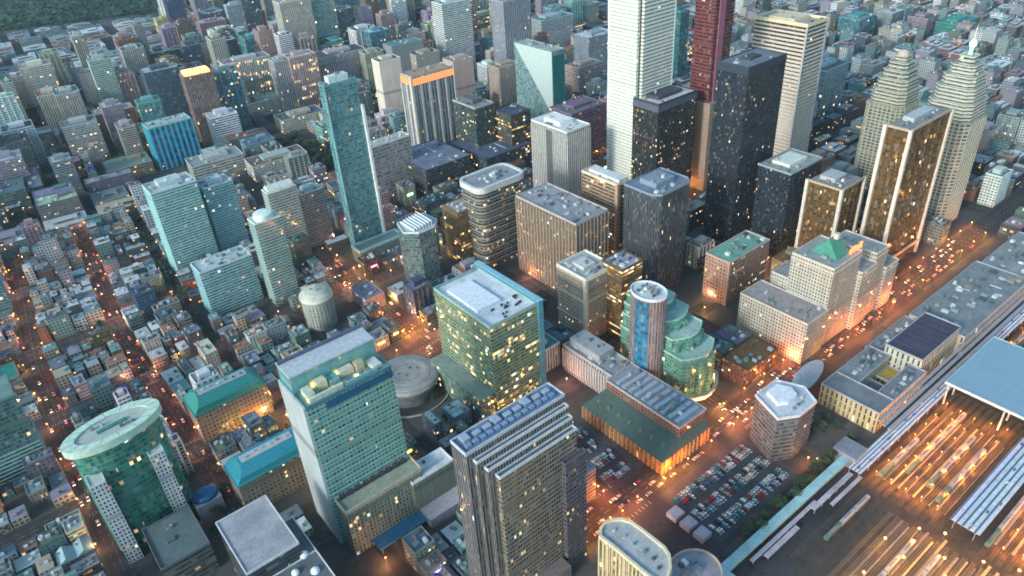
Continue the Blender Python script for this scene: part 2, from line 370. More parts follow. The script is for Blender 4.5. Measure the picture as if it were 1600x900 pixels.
# brown stepped tower with blue louvred top
F0=at((728,712),128); t=tower('office_tower','brown ribbed tower stepping down in four terraces under blue louvres','office tower',(728,712),(882,625),(704,690),h=128,wallc=(.23,.2,.2),glass=(.035,.035,.05),style='strip',lit=.02,bay=1.8,fl=3.6,roofc=(.16,.22,.33),pcol=(.5,.53,.6),nu=0,short='brown stepped tower')
r=t['root']; w,d,h=t['w'],t['d'],t['h']
b=MB()
for i in range(13): b.box(3+i*(w-6)/13,3,0,3+(i+.7)*(w-6)/13,d*.42,1.6)
link('roof_louvre',b.mesh('roof_louvre',[M_PL]),r,(.2,.28,.42),(0,0,h))
for i in range(9): prism(r,'roof_chiller',rect(4+i*(w-6)/9,d*.5,4+(i+.62)*(w-6)/9,d*(.72 if i%3 else .92)),h,h+2.4,(.45,.5,.6),M_MET)
prevy=0
for i,(px_,ph) in enumerate((((745,724),122),((763,736),116),((781,748),110))):
    q=at(px_,ph); x0=q.x-t['P'].x; y0=q.y-t['P'].y; x0=max(2+3*i,min(x0,w*.5)); y0=min(prevy-2.5,y0)
    p=rect(x0,y0,w-.2*(i+1),prevy-.02); 
    wall(r,p,0,ph,(.25,.215,.2) if i<2 else (.29,.235,.19),(.03,.03,.04) if i<2 else (.07,.06,.06),'strip' if i<2 else 'apt',.03 if i<2 else .1,1.9,3.6,'terrace_wall')
    roof(r,p,ph,(.13,.14,.17),1.0,(.62,.63,.66),'terrace_roof')
    prevy=y0
take(t['P'].x,t['P'].y+prevy,t['P'].x+w,t['P'].y+d)
p=rect(w*.82,prevy-3,w+4,prevy-.05); wall(r,p,0,92,(.14,.12,.14),(.04,.05,.06),'grid',.05,2,3.6,'corner_wing'); roof(r,p,92,(.12,.1,.12),.8)
prism(r,'podium',rect(-4,prevy-9,w*.78,prevy-.06),0,12,(.2,.16,.16)); take(t['P'].x-4,t['P'].y+prevy-9,t['P'].x+w,t['P'].y)

# broadcasting block in the corner of the picture
t=tower('office_block','dark block with large tilted grey roof panel over it','office block',(385,898),(467,836),(337,855),h=58,wallc=(.06,.065,.08),glass=(.03,.04,.05),style='ribbon',lit=.02,roofc=(.4,.38,.42),par=.7,pcol=(.6,.58,.62),nu=0,short='tilted grey roof panel')
w,d,h=t['w'],t['d'],t['h']; r=t['root']; q=at((457,808),46); x1=q.x-t['P'].x; y1=q.y-t['P'].y
p=rect(-14,-46,x1,-1); b=MB(); b.walls(p,0,46,3.4,3.7); link('wall',b.mesh('wall',[M_FAC]),r,(.1,.11,.13),None,glass=[.04,.05,.07],lit=.06,wf=.8,hf=.5)
p2=rect(w+.1,-1.02,x1,y1) if x1>w+1 else rect(w*.5,-1.02,x1,-.05)
wall(r,p2,0,46,(.1,.11,.13),(.04,.05,.07),'ribbon',.05); roof(r,p2,46,(.16,.18,.2),.8,(.7,.7,.72),'lower_roof')
roof(r,p,46,(.15,.17,.19),.8,(.7,.7,.72),'lower_roof')
take(t['P'].x-14,t['P'].y-46,t['P'].x+x1,t['P'].y+d)
for i,c in enumerate(((475,868),(450,880),(493,893),(462,896),(425,893))):
    q=at(c,46); b=MB(); R=[2.6,1.9,2.6,2.2,1.5][i]; b.rev([(R,0),(R,1.2),(R*.92,1.6),(R*.6,2.3),(R*.25,2.6),(.02,2.7)],20)
    link('round_skylight',b.mesh('round_skylight',[M_PL]),r,(.8,.83,.84),(q.x-t['P'].x,q.y-t['P'].y,46))
units(r,-10,-40,x1-4,-14,46,7)

# oval-crowned green glass tower with two white gridded slabs
hh=92; c=at((176,668),hh); r=thing('oval_tower','round green glass tower under pale oval disc roof with hollow middle','office tower',(c.x,c.y,0)); HERO.append(('oval-roofed green tower',(200,740)))
rx,ry=30,15; A=.1
def ro(poly,a=A): return [(x*math.cos(a)-y*math.sin(a),x*math.sin(a)+y*math.cos(a)) for x,y in poly]
body=ro(ell(0,0,rx-3,ry-3,40)); wall(r,body,0,hh-3,(.09,.3,.24),(.05,.2,.155),'glass',.07,2.4,3.6)
b=MB(); o_=ro(ell(0,0,rx,ry,48)); i_=ro(ell(0,0,rx*.74,ry*.68,48)); b.ring(o_,i_,hh-3,hh+2.5)
for k in range(48):
    j=(k+1)%48; b.quad([(*i_[k],hh-3),(*i_[j],hh-3),(*o_[j],hh-3),(*o_[k],hh-3)])
link('disc_roof',b.mesh('disc_roof',[M_PL]),r,(.55,.68,.56))
b=MB(); b.cap(i_,hh+1.3); link('roof',b.mesh('roof',[M_ROOF]),r,(.5,.54,.5))
prism(r,'roof_slot',ro(rect(-9,-1.4,9,1.4)),hh+1.32,hh+2.2,(.05,.22,.18)); units(r,-14,3,-2,6,hh+1.3,3,1.2,2.5); units(r,3,-6,14,-2.5,hh+1.3,3,1.2,2.5)
b=MB()
for k in range(16):
    a=2*math.pi*k/16; b.box(0,0,0,0,0,0) if False else None
    x,y=o_[k*3]; x2,y2=i_[k*3]; u=Vector((y2-y,x-x2)).normalized()*.25
    b.quad([(x-u.x,y-u.y,hh+2.53),(x+u.x,y+u.y,hh+2.53),(x2+u.x,y2+u.y,hh+2.53),(x2-u.x,y2-u.y,hh+2.53)])
link('roof_seam',b.mesh('roof_seam',[M_PL]),r,(.3,.36,.32))
for x,y,ph in ((-25,-20,72),(11,-15,70)):
    p=rect(x,y,x+9,y+12); wall(r,p,0,ph,(.62,.62,.66),(.05,.06,.07),'punch',.03,2.2,3.4,'slab_wing'); roof(r,p,ph,(.55,.6,.58),.8,(.65,.68,.66),'wing_roof')
take(c.x-rx,c.y-ry-14,c.x+rx,c.y+ry)

# teal barrel-roofed halls
def barrel(name,label,F,R,eave,dep,rise,col,wallc,cap,short):
    P=at(F,eave); Q=at(R,eave); L=Q.x-P.x
    r=thing(name,label,'hall',(P.x,P.y,0)); HERO.append((short,((F[0]+R[0])/2,(F[1]+R[1])/2)))
    p=rect(0,0,L,dep); take(P.x,P.y,P.x+L,P.y+dep)
    wall(r,p,0,eave,wallc,(.1,.09,.07),'punch',.16,3,3.7)
    b=MB(); n=9; e=dep*.28
    prof=[(dep/2-dep/2*math.cos(math.pi*k/n),rise*math.sin(math.pi*k/n)**.7) for k in range(n+1)]
    for (y0,z0),(y1,z1) in zip(prof,prof[1:]):
        b.quad([(e*(z0/rise),y0,eave+z0),(L-e*(z0/rise),y0,eave+z0),(L-e*(z1/rise),y1,eave+z1),(e*(z1/rise),y1,eave+z1)][::1])
        b.quad([(e*(z0/rise),y0,eave+z0),(e*(z1/rise),y1,eave+z1),(0,y1,eave),(0,y0,eave)]); b.quad([(L-e*(z0/rise),y0,eave+z0),(L,y0,eave),(L,y1,eave),(L-e*(z1/rise),y1,eave+z1)])
    link('barrel_roof',b.mesh('barrel_roof',[M_MET]),r,col)
    b=MB(); b.box(e+2,dep*.36,eave+rise*.9,L-e-2,dep*.64,eave+rise*1.06); link('roof_ridge_deck',b.mesh('roof_ridge_deck',[M_PL]),r,cap)
    b=MB(); b.ring(offset(p,.9),offset(p,-.3),eave-1,eave+.25); link('eave_gutter',b.mesh('eave_gutter',[M_PL]),r,tuple(x*.8 for x in col))
    for k in range(6):
        o=link('roof_unit',rnd.choice(UNIT),r,rnd.choice(UC),(e+6+k*(L-2*e-12)/5,dep*.5+rnd.uniform(-1,1),eave+rise*1.06)); o.scale=(2.2,1.4,1.1)
barrel('barrel_roof_hall','farther hall with dark green-teal barrel roof and grey ridge deck',(305,650),(408,590),30,26,9,(.05,.29,.26),(.26,.23,.19),(.34,.38,.4),'dark teal barrel roof')
barrel('barrel_roof_hall','nearer hall with bright turquoise-blue barrel roof and pinkish ridge deck',(372,760),(484,692),30,25,9,(.05,.33,.42),(.24,.21,.18),(.45,.48,.5),'turquoise barrel roof')
# blue vaulted pavilion
q=at((318,768),16); r=thing('pavilion','small pavilion with deep blue cushion roof beside turquoise hall','pavilion',(q.x,q.y,0)); take(q.x-10,q.y-9,q.x+10,q.y+9)
prism(r,'wall',rect(-9,-8,9,8),0,12,(.3,.32,.4)); b=MB(); b.rev([(9,12),(8.4,14),(6.4,15.6),(3,16.6),(.02,16.9)],24,1,.86); link('cushion_roof',b.mesh('cushion_roof',[M_MET]),r,(.03,.14,.28))

# round concert hall
c=at((636,584),18); r=thing('concert_hall','round grey concert hall with ribbed sunken dome and flared glass skirt','concert hall',(c.x,c.y,0)); HERO.append(('round concert hall',(636,590))); take(c.x-34,c.y-36,c.x+34,c.y+32)
b=MB(); b.rev([(22,0),(23.5,7),(25.4,12),(26.2,15)],48); link('glass_skirt',b.mesh('glass_skirt',[M_GLASS]),r,(.25,.25,.26))
b=MB(); b.rev([(26.3,15),(26.6,16.2),(25.4,18.4),(22,19.6),(15.5,20.2)],48); link('dome',b.mesh('dome',[M_ROOF]),r,(.4,.385,.38))
b=MB(); b.rev([(15.5,20.2),(14.5,19.9),(10,19.5),(.02,19.3)],48); link('sunken_roof',b.mesh('sunken_roof',[M_ROOF]),r,(.36,.35,.345))
b=MB()
for rr,z in ((24.6,18.65),(19.2,19.9),(10.6,19.6)):
    n=48
    for k in range(n):
        a,a2=2*math.pi*k/n,2*math.pi*(k+1)/n
        b.quad([(rr*math.cos(a),rr*math.sin(a),z+.12),((rr+.5)*math.cos(a),(rr+.5)*math.sin(a),z+.06),((rr+.5)*math.cos(a2),(rr+.5)*math.sin(a2),z+.06),(rr*math.cos(a2),rr*math.sin(a2),z+.12)][::-1])
link('dome_ring',b.mesh('dome_ring',[M_PL]),r,(.2,.19,.19))
b=MB()
for (x,y,sx,sy) in ((-7,2,2.2,1),(-3,-4,1.6,1.6),(4,3,3,1.2),(9,-2,1.2,2)): b.box(x,y,19.3,x+sx*.7,y+sy*.7,20.3)
link('roof_hatch',b.mesh('roof_hatch',[M_PL]),r,(.12,.12,.13))
b=MB(); b.ring(ell(0,-2,33,32,48),ell(0,-2,32.2,31.2,48),0,1.6); link('forecourt_wall',b.mesh('forecourt_wall',[M_PL]),r,(.45,.44,.44))

# slim teal glass tower with white fin
t=tower('hotel_tower','tall slim teal glass tower with white fin down its right edge','skyscraper',(506,136),(556,122),(497,127),h=189,wallc=(.14,.33,.35),glass=(.085,.24,.275),style='glass',lit=.02,bay=2.4,fl=3.4,roofc=(.5,.58,.55),nu=5,pent=(.6,.7,7,(.62,.68,.66)),short='slim teal tower')
w,d,h=t['w'],t['d'],t['h']; r=t['root']
prism(r,'white_fin',rect(w+.05,-3,w+2.6,3),0,h*.86,(.78,.76,.77)); prism(r,'edge_mullion',rect(-1,-1,.2,.2),0,h-.5,(.3,.46,.46))
ledges(r,t['poly'],0,h,3.4,.35,.25,(.14,.29,.3))
prism(r,'podium',rect(-6,-22,w+14,-3.1),0,16,(.2,.25,.25)); b=MB(); b.ring(rect(-6.2,-22.2,w+14.2,-2.9),rect(-4.5,-20.5,w+12.5,-4.6),15,17.6); link('podium_parapet',b.mesh('podium_parapet',[M_PL]),r,(.42,.58,.55)); take(t['P'].x-6,t['P'].y-22,t['P'].x+w+14,t['P'].y)

# tower with orange lit crown
t=tower('hotel_tower','grey ribbed tower crowned by orange lit loggia','hotel',(643,122),(707,96),(626,113),h=112,wallc=(.42,.39,.4),glass=(.13,.14,.17),style='strip',lit=.02,bay=4.6,fl=3.4,roofc=(.5,.33,.2),nu=4,par=2,short='orange-crowned tower')
w,d,h=t['w'],t['d'],t['h']; r=t['root']
fins(r,t['poly'],0,h-12,w/5,3,1.3,(.5,.47,.47)); b=MB(); b.ring(offset(t['poly'],.5),offset(t['poly'],-.3),h-11,h-2); l_=link('crown_glow',b.mesh('crown_glow',[mat_emit('crown_glow',(1,.32,.09),.75)]),r)
fins(r,offset(t['poly'],.6),h-11,h-1.5,3.4,1,.6,(.5,.34,.22),None,'crown_pier'); prism(r,'corner_pier',rect(-2.6,-1,.4,2.6),0,h+1,(.72,.62,.5))
# beige slab behind slim tower
tower('office_block','broad plain beige-grey slab beside slim teal tower','office block',(577,232),(640,212),(566,212),h=72,wallc=(.36,.34,.335),glass=(.3,.28,.28),style='band',lit=.0,fl=4.5,roofc=(.5,.5,.47),pcol=(.7,.68,.62),nu=7,short='plain beige slab')
# teal tower; its white triangle is a reflection put in as a pale sheet
t=tower('office_tower','teal tower with white triangular reflection painted on front and open roof plant','office tower',(862,82),(882,73),(803,77),h=122,wallc=(.25,.38,.38),glass=(.16,.26,.27),style='glass',lit=.0,roofc=(.42,.42,.4),nu=6,short='white-triangle tower')
w,d,h=t['w'],t['d'],t['h']
b=MB(); b.quad([(-.4,d,h),(-.4,0,h),(-.4,0,h*.25)][::1]); b.quad([(-.4,d,h),(-.05,d,h),(-.05,0,h),(-.4,0,h)]); link('painted_reflection',b.mesh('painted_reflection',[M_MET]),t['root'],(.68,.78,.76)); prism(t['root'],'dark_side',rect(w*.06,-.5,w*.94,-.05),h*.25,h*.95,(.02,.16,.16),M_GLASS)
# pale ribbed tower
t=tower('office_tower','pale grey tower with vertical white ribs and cluttered white roof','office tower',(886,208),(922,190),(830,190),h=104,wallc=(.5,.48,.46),glass=(.16,.15,.15),style='strip',lit=.01,bay=3,fl=3.5,roofc=(.72,.72,.72),pcol=(.72,.7,.68),nu=8,pent=(.55,.45,5,(.75,.75,.76)),short='pale ribbed tower')
fins(t['root'],t['poly'],0,t['h']-3,3,.9,.8,(.6,.58,.56)); 
prism(t['root'],'recess_strip',rect(-.95,t['d']*.4,-.05,t['d']*.56),0,t['h']-4,(.12,.12,.13))
# dark low-lit cluster
t=tower('office_tower','squat black-green tower with crowded lit windows and pale cap','office tower',(742,170),(771,152),(707,152),h=86,wallc=(.055,.075,.075),glass=(.05,.07,.07),style='apt',lit=.2,bay=2.6,fl=3.4,roofc=(.3,.3,.31),pcol=(.45,.42,.4),nu=5,pent=(.5,.5,6,(.12,.13,.15)),short='black-green tower')
t=tower('office_block','dark block with yellow lit floors left of pale ribbed tower','office block',(798,182),(829,170),(770,166),h=74,wallc=(.09,.09,.08),glass=(.09,.085,.06),style='ribbon',lit=.55,fl=4,roofc=(.08,.09,.16),nu=5,short='yellow-floored dark block')
tower('office_block','low dark blue-roofed block with magenta sign at its corner','office block',(665,268),(735,236),(612,246),h=40,wallc=(.07,.08,.1),glass=(.04,.05,.06),style='apt',lit=.12,roofc=(.2,.22,.3),nu=9,short='magenta-signed dark block')
tower('office_block','dark flat block with mast and twin roof trays','office block',(760,250),(830,222),(700,232),h=34,wallc=(.08,.09,.11),glass=(.04,.05,.07),style='apt',lit=.15,roofc=(.12,.14,.22),nu=9)
t_=FOOT[-2]; q=at((623,250),40); o=link('rooftop_sign',UNIT[0].copy(),None,(1,.1,.4),(q.x-4,q.y,40)); o.data.materials[0]=M_SIGN; o.scale=(8,1,5); tag(o,'glowing magenta sign standing on dark blue-roofed block','sign')

# first canadian style white giant (rises out of the frame)
g=at((945,272)); gR=at((985,270)); PW=58
hW=255; x0=g.x; 
r=thing('skyscraper','white striped giant skyscraper rising past top of picture with dark corner notch','skyscraper',(0,0,0)); HERO.append(('white giant skyscraper',(985,150)))
hq=solve_h((1003,0),(988,318)); Fc=at((1003,0),hq); Lc=at((952,-14),hq); Rc=at((1057,-22),hq)
ww=ext(Fc,hq,'x',1057); dd=ext(Fc,hq,'y',952); r.location=(Fc.x,Fc.y,0); take(Fc.x,Fc.y,Fc.x+ww,Fc.y+dd)
nt_=4.5; pw=[(nt_,0),(ww,0),(ww,dd),(0,dd),(0,nt_),(nt_,nt_)]
wall(r,pw,0,318,(.66,.66,.6),(.22,.23,.22),'ribbon',.02,3,3.9); roof(r,rect(nt_+1,nt_+1,ww-1,dd-1),316,(.5,.5,.5),1,None)
ledges(r,rect(nt_+.3,-.02,ww,3),0,318,3.9,1.5,.35,(.72,.72,.67)); ledges(r,rect(-.02,nt_+.3,3,dd),0,318,3.9,2.2,.35,(.74,.74,.66))
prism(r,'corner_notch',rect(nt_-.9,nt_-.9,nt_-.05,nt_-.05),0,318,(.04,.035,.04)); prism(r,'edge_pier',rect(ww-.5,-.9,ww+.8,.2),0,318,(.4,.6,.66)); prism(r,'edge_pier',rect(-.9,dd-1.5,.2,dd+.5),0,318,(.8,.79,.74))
# black twin towers
t=tower('office_tower','shorter black steel tower with white and black roof below white giant','skyscraper',(1029,165),(1089,142),(990,152),h=127,wallc=(.03,.032,.038),glass=(.035,.04,.045),style='apt',lit=.15,bay=1.9,fl=3.4,roofc=(.62,.6,.6),pcol=(.05,.06,.08),nu=4,pent=(.62,.5,4,(.06,.07,.09)),par=1.6,short='shorter black tower')
fins(t['root'],t['poly'],0,t['h']-6,1.9,.3,.3,(.04,.042,.05)); prism(t['root'],'louvre_band',offset(t['poly'],.5),t['h']-8,t['h']-1,(.1,.11,.15))
t=tower('office_tower','tall black steel tower with flat grey roof and dark plant hatch','skyscraper',(1170,107),(1229,81),(1122,92),h=188,wallc=(.022,.028,.045),glass=(.03,.038,.055),style='apt',lit=.045,bay=1.9,fl=3.5,roofc=(.2,.21,.25),pcol=(.05,.06,.09),nu=3,pent=(.3,.3,2.2,(.06,.06,.08)),par=1,short='tall black tower')
fins(t['root'],t['poly'],0,t['h']-6,1.9,.3,.3,(.03,.036,.05)); prism(t['root'],'louvre_band',offset(t['poly'],.5),t['h']-7,t['h']-.6,(.04,.05,.075))
t=tower('office_tower','third black tower, shorter, with bright white plant on roof','office tower',(1236,273),(1286,245),(1186,254),h=92,wallc=(.025,.032,.05),glass=(.03,.04,.055),style='apt',lit=.025,bay=1.9,fl=3.5,roofc=(.36,.38,.36),pcol=(.3,.34,.4),nu=4,pent=(.55,.55,3,(.7,.72,.66)),par=1,short='white-planted black tower')
fins(t['root'],t['poly'],0,t['h']-5,1.9,.3,.3,(.03,.036,.05))
# red tower
Fc=at((1125,0),258); Lc=at((1090,0),258); Rc=at((1152,0),258)
t=tower('skyscraper','dark red stone tower rising past top of picture','skyscraper',(1125,-60),(1155,-78),(1092,-70),b=(1103,300),wallc=(.2,.055,.055),glass=(.09,.03,.04),style='ribbon',lit=.01,bay=3,fl=3.8,roofc=(.2,.08,.08),nu=2,short='dark red tower')
prism(t['root'],'base_block',rect(-2,-5,t['w']+3,t['d']),0,t['h']*.42,(.33,.25,.21)); prism(t['root'],'corner_pier',rect(t['w']*.2,-1.2,t['w']*.5,-.05),t['h']*.42+.1,t['h'],(.36,.12,.18)); 
# beige striped tower
t=tower('office_tower','broad tower of cream stripes with lit crown behind black towers','skyscraper',(1262,42),(1294,28),(1180,20),h=176,wallc=(.62,.53,.45),glass=(.09,.06,.05),style='ribbon',lit=.05,bay=2.5,fl=4.6,roofc=(.5,.42,.36),pcol=(.8,.66,.42),nu=6,pent=(.7,.5,4,(.7,.55,.4)),par=3,short='cream-striped tower')
ledges(t['root'],t['poly'],0,t['h']-8,4.6,2.0,.5,(.66,.57,.5)); prism(t['root'],'corner_pier',rect(-.9,-.9,1,1),0,t['h'],(.5,.46,.46)); prism(t['root'],'side_pier',rect(t['w']-2,-1.1,t['w']+.8,.1),0,t['h']-1,(.4,.38,.46))
# gold faceted towers
def gold(name,label,F,R,L,h,short,lowt=0):
    P=at(F,h); w=ext(P,h,'x',R[0]); d=ext(P,h,'y',L[0])
    r=thing(name,label,'skyscraper',(P.x,P.y,0)); take(P.x,P.y,P.x+w,P.y+d); HERO.append((short,px((P.x+w*.4,P.y,h*.6))))
    n=4; pl=[]
    for k in range(n): pl+=[(w*k/n,0),(w*(k+.5)/n,2.6)]
    pl+=[(w,0),(w,d)]
    pl+=[(0,d)]
    for k in range(n): pl+=[(2.6,d-d*(k+.5)/n)]+([(0,d-d*(k+1)/n)] if k<n-1 else [])
    b=MB(); b.walls(pl,0,h-1,2,3.4); link('wall',b.mesh('wall',[M_FAC]),r,(.2,.12,.05),None,glass=[.15,.085,.035],lit=.06,wf=.94,hf=.86)
    b=MB(); b.cap(pl,h-1.2); link('roof',b.mesh('roof',[M_ROOF]),r,(.3,.29,.3))
    for (x,y) in ((-1.4,-1.4),(w-1.6,-1.4),(-1.4,d-1.6)): prism(r,'stone_pier',rect(x,y,x+3,y+3),0,h+.5,(.72,.6,.52))
    b=MB(); b.box(2,-.6,h-1.1,w-2,.6,h+1); b.box(-.6,2,h-1.1,.6,d-2,h+1); link('parapet',b.mesh('parapet',[M_PL]),r,(.5,.38,.28)); units(r,4,4,w-4,d-4,h-1.2,8)
    penthouse(r,w*.3,d*.4,w*.8,d*.85,h-1.2,4,(.45,.45,.46))
    b=MB(); b.box(-2,-2,14,w+1,-.4,16); b.box(-2,-.4,14,-.4,d,16); link('base_ledge',b.mesh('base_ledge',[M_PL]),r,(.62,.5,.4))
    return r
gold('office_tower','tall faceted gold glass tower with pale stone corner piers',(1424,205),(1489,172),(1384,178),150,'tall gold tower')
gold('office_tower','shorter faceted gold glass tower behind old hotel',(1316,298),(1352,283),(1262,270),88,'shorter gold tower')
# stepped pale towers with lit crowns
def stepped(label,c,h,s,col,spire,short,kind='skyscraper'):
    P=at(c,h); r=thing(kind,label,'skyscraper',(P.x,P.y,0)); HERO.append((short,px((P.x,P.y,h*.75)))); take(P.x-s,P.y-s,P.x+s,P.y+s)
    z=0
    for i,(k,zz) in enumerate(((1,.66),(.9,.76),(.78,.84),(.64,.9),(.48,.955),(.3,1.))):
        a=s*k; ch=a*.3; p=[(-a+ch,-a),(a-ch,-a),(a,-a+ch),(a,a-ch),(a-ch,a),(-a+ch,a),(-a,a-ch),(-a,-a+ch)]
        wall(r,p,z,h*zz,col,(.12,.13,.13),'ribbon' if i else 'band',.03 if i else .015,2.6,3.8,'wall' if not i else 'tier')
        b=MB(); b.cap(offset(p,-.1),h*zz-.3); link('tier_roof',b.mesh('tier_roof',[M_ROOF]),r,(.4,.4,.36))
        (ledges(r,p,z,h*zz,3.8,1.1,.4,tuple(min(.8,x*1.25) for x in col)) if i else fins(r,p,0,h*zz-.5,5,1.2,.5,tuple(x*1.05 for x in col)))
        z=h*zz-.25
    if spire:
        b=MB(); b.rev([(2.4,h),(2,h+6),(1,h+7),(.7,h+22),(.02,h+30)],10); link('spire',b.mesh('spire',[M_PL]),r,(.6,.65,.6))
        b=MB(); b.rev([(2.6,h+8),(3,h+11),(1.2,h+14)],12); link('spire_light',b.mesh('spire_light',[M_SIGNG]),r)
    else:
        b=MB(); b.rev([(s*.28,h-.2),(s*.24,h+3),(s*.12,h+5),(.02,h+5.5)],14); link('dome_cap',b.mesh('dome_cap',[M_PL]),r,(.55,.45,.4))
    return r
stepped('tall pale stepped tower with green-lit spire on top',(1516,85),176,24,(.46,.45,.38),1,'spired stepped tower')
stepped('lower pale stepped tower with rounded pink cap',(1412,85),150,22,(.44,.42,.33),0,'rounded stepped tower')

# old hotel: chateau block with copper roof
t=tower('hotel','cream stone chateau hotel with green copper roof between wings','hotel',(1262,508),None,(1157,473),h=40,w=30,wallc=(.48,.44,.37),glass=(.11,.1,.1),style='punch',lit=.05,bay=2.6,fl=3.3,roofc=(.36,.32,.32),nu=6,short='old stone hotel',pcol=(.55,.47,.42))
r=t['root']; P=t['P']; w,d,h=t['w'],t['d'],t['h']
def wing(x0,y0,x1,y1,z1,z0=0,col=(.5,.46,.39),rc=(.36,.36,.36)):
    p=rect(x0,y0,x1,y1); wall(r,p,z0,z1,col,(.1,.09,.09),'punch',.06,2.6,3.3,'wing'); roof(r,p,z1,rc,1.2,(.6,.52,.45),'wing_roof')
    b=MB(); b.ring(offset(p,.5),offset(p,-.1),z1-4.4,z1-3.6); link('cornice',b.mesh('cornice',[M_PL]),r,(.62,.54,.47))
wx=at((1262,425),78); 
wing(w+.1,2,w+42,d*.62,78); wing(w+42.2,-2,w+66,d*.5,58); wing(w+66.3,0,w+86,d*.62,66); wing(w+86.3,-2,w+108,d*.4,44); wing(w+4,d*.62+.1,w+84,d*.9,50)
take(P.x,P.y-4,P.x+w+110,P.y+d)
b=MB(); x0,x1,y0,y1=w+14,w+34,8,d*.5; b.quad([(x0,y0,78.1),(x1,y0,78.1),(x1-4,(y0+y1)/2,92),(x0+4,(y0+y1)/2,92)]); b.quad([(x1,y1,78.1),(x0,y1,78.1),(x0+4,(y0+y1)/2,92),(x1-4,(y0+y1)/2,92)]); b.quad([(x0,y1,78.1),(x0,y0,78.1),(x0+4,(y0+y1)/2,92)]); b.quad([(x1,y0,78.1),(x1,y1,78.1),(x1-4,(y0+y1)/2,92)])
link('copper_roof',b.mesh('copper_roof',[M_PL]),r,(.07,.27,.2)); prism(r,'turret',rect(w+21,d*.25-1.5,w+25,d*.25+2),92.05,97,(.6,.52,.46))
b=MB()
for k in range(4): b.box(w+30+k*5,6,0,w+33+k*5,7,5.6 if k%2 else 4.4)
link('roof_sign',b.mesh('roof_sign',[mat_emit('red_sign_glow',(1,.18,.06),1.6)]),r,(1,.2,.1),(0,0,78.1))
units(r,w+2,3,w+13,d*.55,78,4); units(r,w+44,0,w+64,d*.45,58,5); units(r,w+68,2,w+84,d*.55,66,4)
# pink building with green roof
t=tower('office_block','pink-orange lit stone block with mint green roof','office block',(1140,412),(1203,402),(1103,398),h=46,wallc=(.5,.3,.24),glass=(.2,.12,.08),style='punch',lit=.3,roofc=(.2,.42,.34),pcol=(.55,.4,.36),nu=9,short='mint-roofed pink block')
prism(t['root'],'pier',rect(-.8,-.8,2,1.2),0,t['h']+1.4,(.6,.34,.28))
# beige twin-lit building
t=tower('office_tower','short cream box tower with bright lit bands and pale cornice','office block',(915,439),(960,421),(870,409),h=66,wallc=(.5,.42,.34),glass=(.2,.15,.1),style='punch',lit=.12,bay=2.2,fl=3.4,roofc=(.5,.49,.48),pcol=(.78,.74,.68),nu=8,par=2,pent=(.4,.4,3,(.6,.6,.58)),short='cream box tower')
[ledges(t['root'],t['poly'],t['h']*k/3-1,t['h']*k/3,1,1,.6,(.75,.62,.45)) for k in (1,2,2.97)]; prism(t['root'],'corner_pier',rect(-.9,-.9,2.2,2.2),0,t['h']-.5,(.72,.62,.5))  # lit bands put in as pale ledges, their light only in the colour
tower('office_block','narrow amber-lit brown tower squeezed behind cream box tower','office block',(972,424),(1004,408),(940,398),h=72,wallc=(.16,.1,.06),glass=(.24,.13,.04),style='ribbon',lit=.5,fl=3.6,roofc=(.42,.42,.5),nu=8,par=1.4,short='amber-lit narrow tower')
# ornate pale building
t=tower('office_block','old pale grey stone block with giant columns on its end','office block',(958,590),(991,566),(880,545),h=26,wallc=(.42,.39,.4),glass=(.1,.1,.11),style='slot',lit=.04,bay=3,fl=5,roofc=(.36,.38,.4),pcol=(.5,.47,.47),nu=12,short='columned pale block')
fins(t['root'],t['poly'],4,23,3,1.1,1,(.6,.57,.56),None,'column'); penthouse(t['root'],t['w']*.2,t['d']*.35,t['w']*.9,t['d']*.95,26,7,(.4,.4,.43),4)
# blue and pink round tower
c=at((1014,452),92); r=thing('office_tower','narrow round-ended tower, blue glass left and pink stone right, white roof','office tower',(c.x,c.y,0)); HERO.append(('blue-pink tower',(1012,510))); take(c.x-12,c.y-16,c.x+12,c.y+16)
p=ell(0,0,12,15,24); wall(r,p,0,90,(.36,.26,.26),(.16,.13,.15),'strip',.01,2.5,3.6); roof(r,p,90,(.66,.67,.7),1.4,(.75,.75,.78)); units(r,-7,-9,7,9,90,9,1.2,3.2)
b=MB(); pb=[q for q in ell(0,0,12.5,15.5,48)][23:30]; b.walls(pb+[(pb[-1][0]+1,pb[-1][1]+2),(pb[0][0]+1,pb[0][1]-.5)],0,88,2,3.6); link('blue_glass_bay',b.mesh('blue_glass_bay',[M_FAC]),r,(.05,.22,.36),None,glass=[.04,.2,.34],lit=.01,wf=.9,hf=.9)
